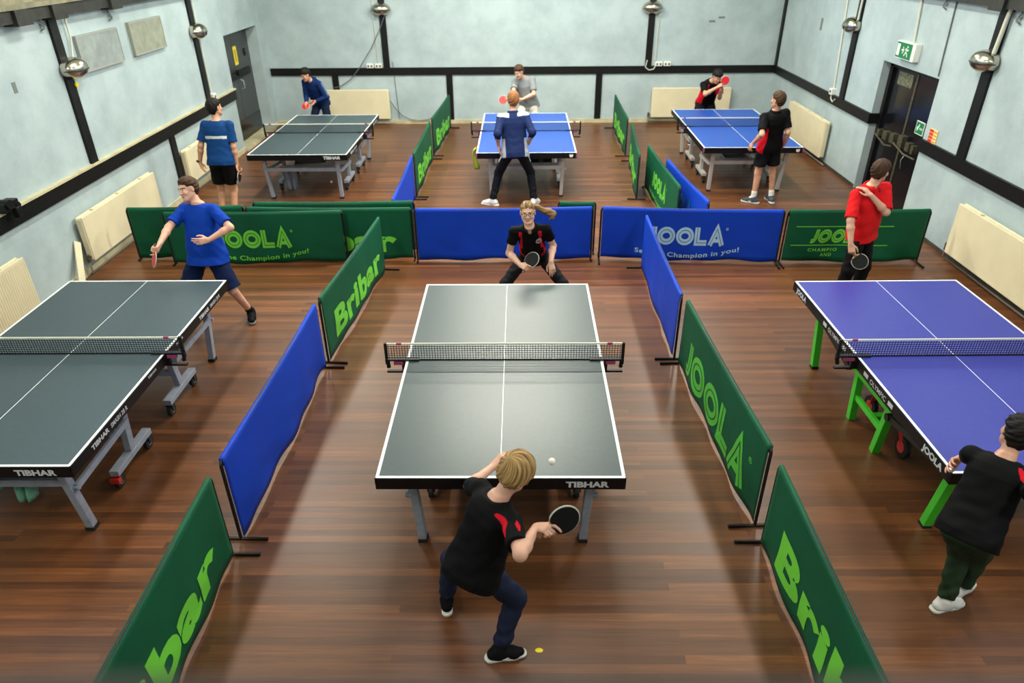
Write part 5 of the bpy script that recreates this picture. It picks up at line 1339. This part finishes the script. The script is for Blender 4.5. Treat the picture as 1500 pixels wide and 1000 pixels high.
def badge(J, k, u, t, slim, g, r, parent, base):
    c0 = chest(J, k, u, t, slim, g, .005)
    ux = nrm(chest(J, k, u + .01, t, slim, g, 0) - chest(J, k, u - .01, t, slim, g, 0)); uy = nrm(chest(J, k, u, t + .02, slim, g, 0) - chest(J, k, u, t - .02, slim, g, 0)); nn = np.cross(ux, uy)
    nn = nn if nn @ nrm(np.cross(nrm(uy), A_(J['R']))) > 0 else -nn
    fn = lambda x, y, off=0.0: tuple(c0 - base + ux * x * r + uy * y * r + nn * (.004 + off))
    b = MB()
    b.add([fn(1.0 * math.cos(t), math.sin(t), -.0008) for t in [2 * PI * i / 24 for i in range(24)]], [tuple(range(24))], 2)
    ribbon(b, oval(0, 0, .95, .95, 28), .1, fn, True, 0, .0); ribbon(b, oval(0, 0, .58, .58, 24), .08, fn, True, 0, .0)
    for i in range(22):
        t = 2 * PI * i / 22; ribbon(b, [(.68 * math.cos(t), .68 * math.sin(t)), (.84 * math.cos(t), .84 * math.sin(t))], .07, fn, False, 0, .0)
    b.add([fn(-.05 + .28 * math.cos(t), -.1 + .28 * math.sin(t), .0006) for t in [2 * PI * i / 16 for i in range(16)]], [tuple(range(16))], 1)
    ribbon(b, [(.1, -.25), (.35, -.45)], .14, fn, False, 0, .0008); ribbon(b, [(-.4, .28), (-.1, .36), (.25, .3)], .12, fn, False, 0, .0008)
    b.build('badge', [M['white_plastic'], cmat(*RED), cmat(*BLK)], parent)
badge(J, k, -.078, .76, .86, .012, .030, body, base)

p3 = person('p3', 'boy in royal blue shirt and shorts reaching with a red paddle', .0055, .98, (226, 172, 148),
    dict(mat='hair_brown', th=.014, front=.064, side=.014, back=-.08, lump=.003),
    dict(mat=('royal_blue', (10, 58, 160)), mats=[('neck_rib', (6, 40, 120))], sleeve=.78, hem=-.17, seed=3.3, loose=.026, flare=.08),
    dict(kind='shorts', mat=('short_navy', (16, 30, 66)), len=.93, loose=.03, seed=3.0, name='shorts'), dict(mat=BLK_S, sole=('sole_grey', (120, 120, 118)), mark=True, lace=BLK_S), (BSOCK, .06),
    hands=dict(l=((0, .9, -.1), (0, -.2, 1))))
paddle(p3[1], 'red', 'red paddle held low by the boy in royal blue')
b = MB(); c = chest(p3[1], p3[3]['k'], -.11, -.05, .98, .04, .012) - p3[2]
b.add([tuple(c + A_(q) * .014) for q in ((-1, 0, .6), (0, -.1, .2), (1, 0, .6), (0, -.1, -.9))], [(0, 1, 3), (1, 2, 3)]); b.build('emblem', M['white_plastic'], p3[0])

p4 = person('p4', 'boy seen from behind in navy shirt with a pale stripe across the back', .007, .95, (206, 152, 120),
    dict(mat='hair_black', th=.014, front=.045, side=.008, back=-.085, lump=.003),
    dict(mat=('marine_blue', (14, 56, 108)), mats=[('stripe_pale', (200, 205, 205))], sleeve=.8, hem=-.10, zones=z_back_stripe, seed=4.1, loose=.022, flare=.04),
    dict(kind='shorts', mat=BLK, mats=[('stripe_white', (222, 222, 220))], len=.74, loose=.026, seed=4.0, name='shorts', stripe=('r', .42, .62, .96)), dict(mat=BLK_S, sole=WHITE_S), (WSOCK, .1))
paddle(p4[1], 'black', 'black paddle held down by the boy with the pale back stripe')
b = MB(); w = A_(p4[1]['lw']); d = nrm(A_(p4[1]['lh']) - w); b.cyl(w - d * .02 - p4[2], d, .034, .022, 16); b.cyl(w - d * .02 - p4[2] + A_([-.032, 0, 0]), (1, 0, 0), .017, .012, 12)
b.build('watch', M['black_metal'], p4[0])

p5 = person('p5', 'dark haired boy in navy tracksuit leaning over the far grey table', .008, .95, (206, 152, 124),
    dict(mat='hair_black', th=.017, front=.035, side=.002, back=-.08, lump=.003),
    dict(mat=('track_blue', (16, 40, 88)), mats=[('piping_pale', (120, 140, 190))], sleeve=1.92, hem=-.12, zones=z_piping, seed=5.2, loose=.026, flare=.03, hood=True, name='jacket'),
    dict(kind='trousers', mat=('track_dark', (18, 30, 54)), seed=5.0), dict(mat=BLK_S, sole=WHITE_S), None)
paddle(p5[1], 'red', 'red paddle held by the boy in the navy tracksuit')

p6 = person('p6', 'boy in navy tracksuit top seen from behind at the middle blue table', .007, .97, (212, 160, 132),
    dict(mat='hair_ginger', th=.012, front=.05, side=.012, back=-.08, lump=.0025),
    dict(mat=('jacket_navy', (24, 38, 78)), mats=[('panel_white', (214, 216, 220)), ('panel_grey', (148, 152, 164))], sleeve=1.55, hem=-.13, zones=z_navy_jacket, seed=6.2, loose=.024, flare=.05, collar=True, cr=.068, name='jacket'),
    dict(kind='trousers', mat=('track_black', (20, 22, 30)), mats=[('piping_white', (205, 208, 212))], tight=1, len=.97, seed=6.0, stripe=('rl', .22, -.1, .52)), dict(mat=('shoe_white', (214, 212, 210)), sole=WHITE_S), None)

p7 = person('p7', 'boy in grey shirt leaning across the end of the middle blue table', .008, .95, (212, 164, 140),
    dict(mat='hair_brown', th=.014, front=.055, side=.01, back=-.08, lump=.003),
    dict(mat=('shirt_grey', (126, 130, 132)), sleeve=.75, hem=-.12, seed=7.2, loose=.024, flare=.05),
    dict(kind='trousers', mat=('chino_pale', (196, 190, 180)), seed=7.0), dict(mat=BLK_S, sole=WHITE_S), None)
paddle(p7[1], 'red', 'red paddle held by the boy in the grey shirt')

p8 = person('p8', 'dark haired boy in black and red shirt bending over the corner blue table', .008, .95, (200, 148, 118),
    dict(mat='hair_black', th=.017, front=.035, side=.002, back=-.08, lump=.003),
    dict(mat=BLK, mats=[RED], sleeve=.75, hem=-.12, zones=z_side_red, seed=8.2, loose=.022, flare=.04),
    dict(kind='shorts', mat=('short_black', (20, 22, 24)), len=.85, loose=.03, seed=8.0, name='shorts'), dict(mat=BLK_S, sole=WHITE_S), (WSOCK, .1))
paddle(p8[1], 'red', 'red paddle raised to the face of the boy in black')

p9 = person('p9', 'boy in black polo with red sides standing with his back turned at the corner table', .007, .95, (214, 160, 130),
    dict(mat='hair_brown', th=.012, front=.05, side=.006, back=-.08, lump=.0022),
    dict(mat=BLK, mats=[RED], sleeve=.78, hem=-.12, zones=z_side_red, seed=9.2, loose=.022, flare=.04, collar=True),
    dict(kind='shorts', mat=('short_black', (20, 22, 24)), len=.72, loose=.026, seed=9.0, name='shorts'), dict(mat=('shoe_slate', (74, 80, 88)), sole=WHITE_S, mark=True), (WSOCK, .1))

p10 = person('p10', 'boy in red polo turning away with one hand on his shoulder', .0055, .92, (222, 168, 142),
    dict(mat='hair_brown', th=.013, front=.05, side=.008, back=-.08, lump=.0025),
    dict(mat=('polo_red', (216, 28, 32)), sleeve=.9, hem=-.13, seed=10.2, loose=.026, flare=.04, collar=True, cr=.072),
    dict(kind='trousers', mat=('trouser_black', (20, 20, 22)), seed=10.0), dict(mat=BLK_S, sole=WHITE_S), None,
    hands=dict(l=((-.3, .5, -.8), (-.2, -.5, .6))))
paddle(p10[1], 'black', 'black paddle hanging from the hand of the boy in red')

p11 = person('p11', 'boy in black shirt and dark green trousers at the end of the violet table', .0055, .92, (214, 160, 134),
    dict(mat='hair_black', th=.012, front=.045, side=.008, back=-.08, lump=.003),
    dict(mat=BLK, mats=[RED], sleeve=.72, hem=-.12, zones=z_black_red, seed=11.2, loose=.026, flare=.05),
    dict(kind='trousers', mat=('trouser_green', (40, 56, 38)), len=.9, seed=11.0), dict(mat=('shoe_white', (214, 212, 210)), sole=WHITE_S, mark=True, lace=('lace_grey', (150, 150, 150))), (WSOCK, .14))
# ------------------------------------------------------------------ ceiling lights (above the picture)
def fitting(x, y, power, label, sx=.34, sy=1.55):
    z = 4.62
    root = empty('ceiling_light', (x, y, z)); tag(root, label, 'ceiling light', 'ceiling light fittings')
    b = MB(); b.box(-sx / 2 - .01, sx / 2 + .01, -sy / 2 - .02, sy / 2 + .02, .0, .07); b.build('housing', M['white_plastic'], root)
    b = MB(); b.box(-.01, .01, -.5, -.48, .07, .28); b.box(-.01, .01, .48, .5, .07, .28); b.build('hanger', M['grey_metal'], root)
    l = bpy.data.lights.new('fitting_lamp', 'AREA'); l.shape = 'RECTANGLE'; l.size = sx; l.size_y = sy; l.energy = power; l.color = LAMP_COL
    o = bpy.data.objects.new('lamp', l); COL.objects.link(o); o.parent = root; o.location = (0, 0, -.01)
    l = bpy.data.lights.new('ceiling_fill', 'AREA'); l.shape = 'RECTANGLE'; l.size = sx; l.size_y = sy; l.energy = power * UPL; l.color = (1.0, 1.0, .82)  # added upward fill, brightens the ceiling so its bounce greens the upper walls
    o = bpy.data.objects.new('added_uplight', l); COL.objects.link(o); o.parent = root; o.location = (0, 0, .085); o.rotation_euler = (PI, 0, 0)
for x in (-3.3, 3.3):
    for y, p in ((-4.0, P_FRONT_FILL), (-.4, P_NEAR), (3.8, P_MID), (7.8, P_FAR)): fitting(x, y, p, 'unseen long white ceiling light fitting along the side of the hall')  # the pair nearest the front wall is added fill for camera-facing sides
for y, p in ((.6, P_NEAR * .8), (4.4, P_CEN), (8.2, P_CEN)): fitting(0, y, p, 'wide ceiling light panel along the middle of the hall', 2.2, .42)

w = bpy.data.worlds.new('World'); SC.world = w; w.use_nodes = True
w.node_tree.nodes['Background'].inputs['Color'].default_value = (.7, .8, .9, 1); w.node_tree.nodes['Background'].inputs['Strength'].default_value = .3

# ------------------------------------------------------------------ camera
f_px, pit, rol, yaw, cx, cy, cz = 1025.67, 0.52533, -0.009482, 0.014257, 0.12641, -4.63638, 3.61264
cp, sp = math.cos(pit), math.sin(pit)
fw = Vector((-math.sin(yaw) * cp, math.cos(yaw) * cp, -sp)); r = Vector((math.cos(yaw), math.sin(yaw), 0)); u = r.cross(fw)
r2 = r * math.cos(rol) + u * math.sin(rol); u2 = -r * math.sin(rol) + u * math.cos(rol)
cd = bpy.data.cameras.new('camera'); cam = bpy.data.objects.new('camera', cd); COL.objects.link(cam)
Mx = Matrix((r2, u2, -fw)).transposed().to_4x4(); Mx.translation = (cx, cy, cz); cam.matrix_world = Mx
cd.sensor_width = 36; cd.sensor_fit = 'HORIZONTAL'; cd.lens = f_px / 1500 * 36; cd.clip_start = .05
cd.dof.use_dof = True; cd.dof.focus_distance = 5.2; cd.dof.aperture_fstop = 1.9
SC.camera = cam
SC.view_settings.view_transform = 'Standard'; SC.view_settings.look = 'None'; SC.view_settings.gamma = 1; SC.view_settings.use_curve_mapping = False
SC.view_settings.exposure = EXPO
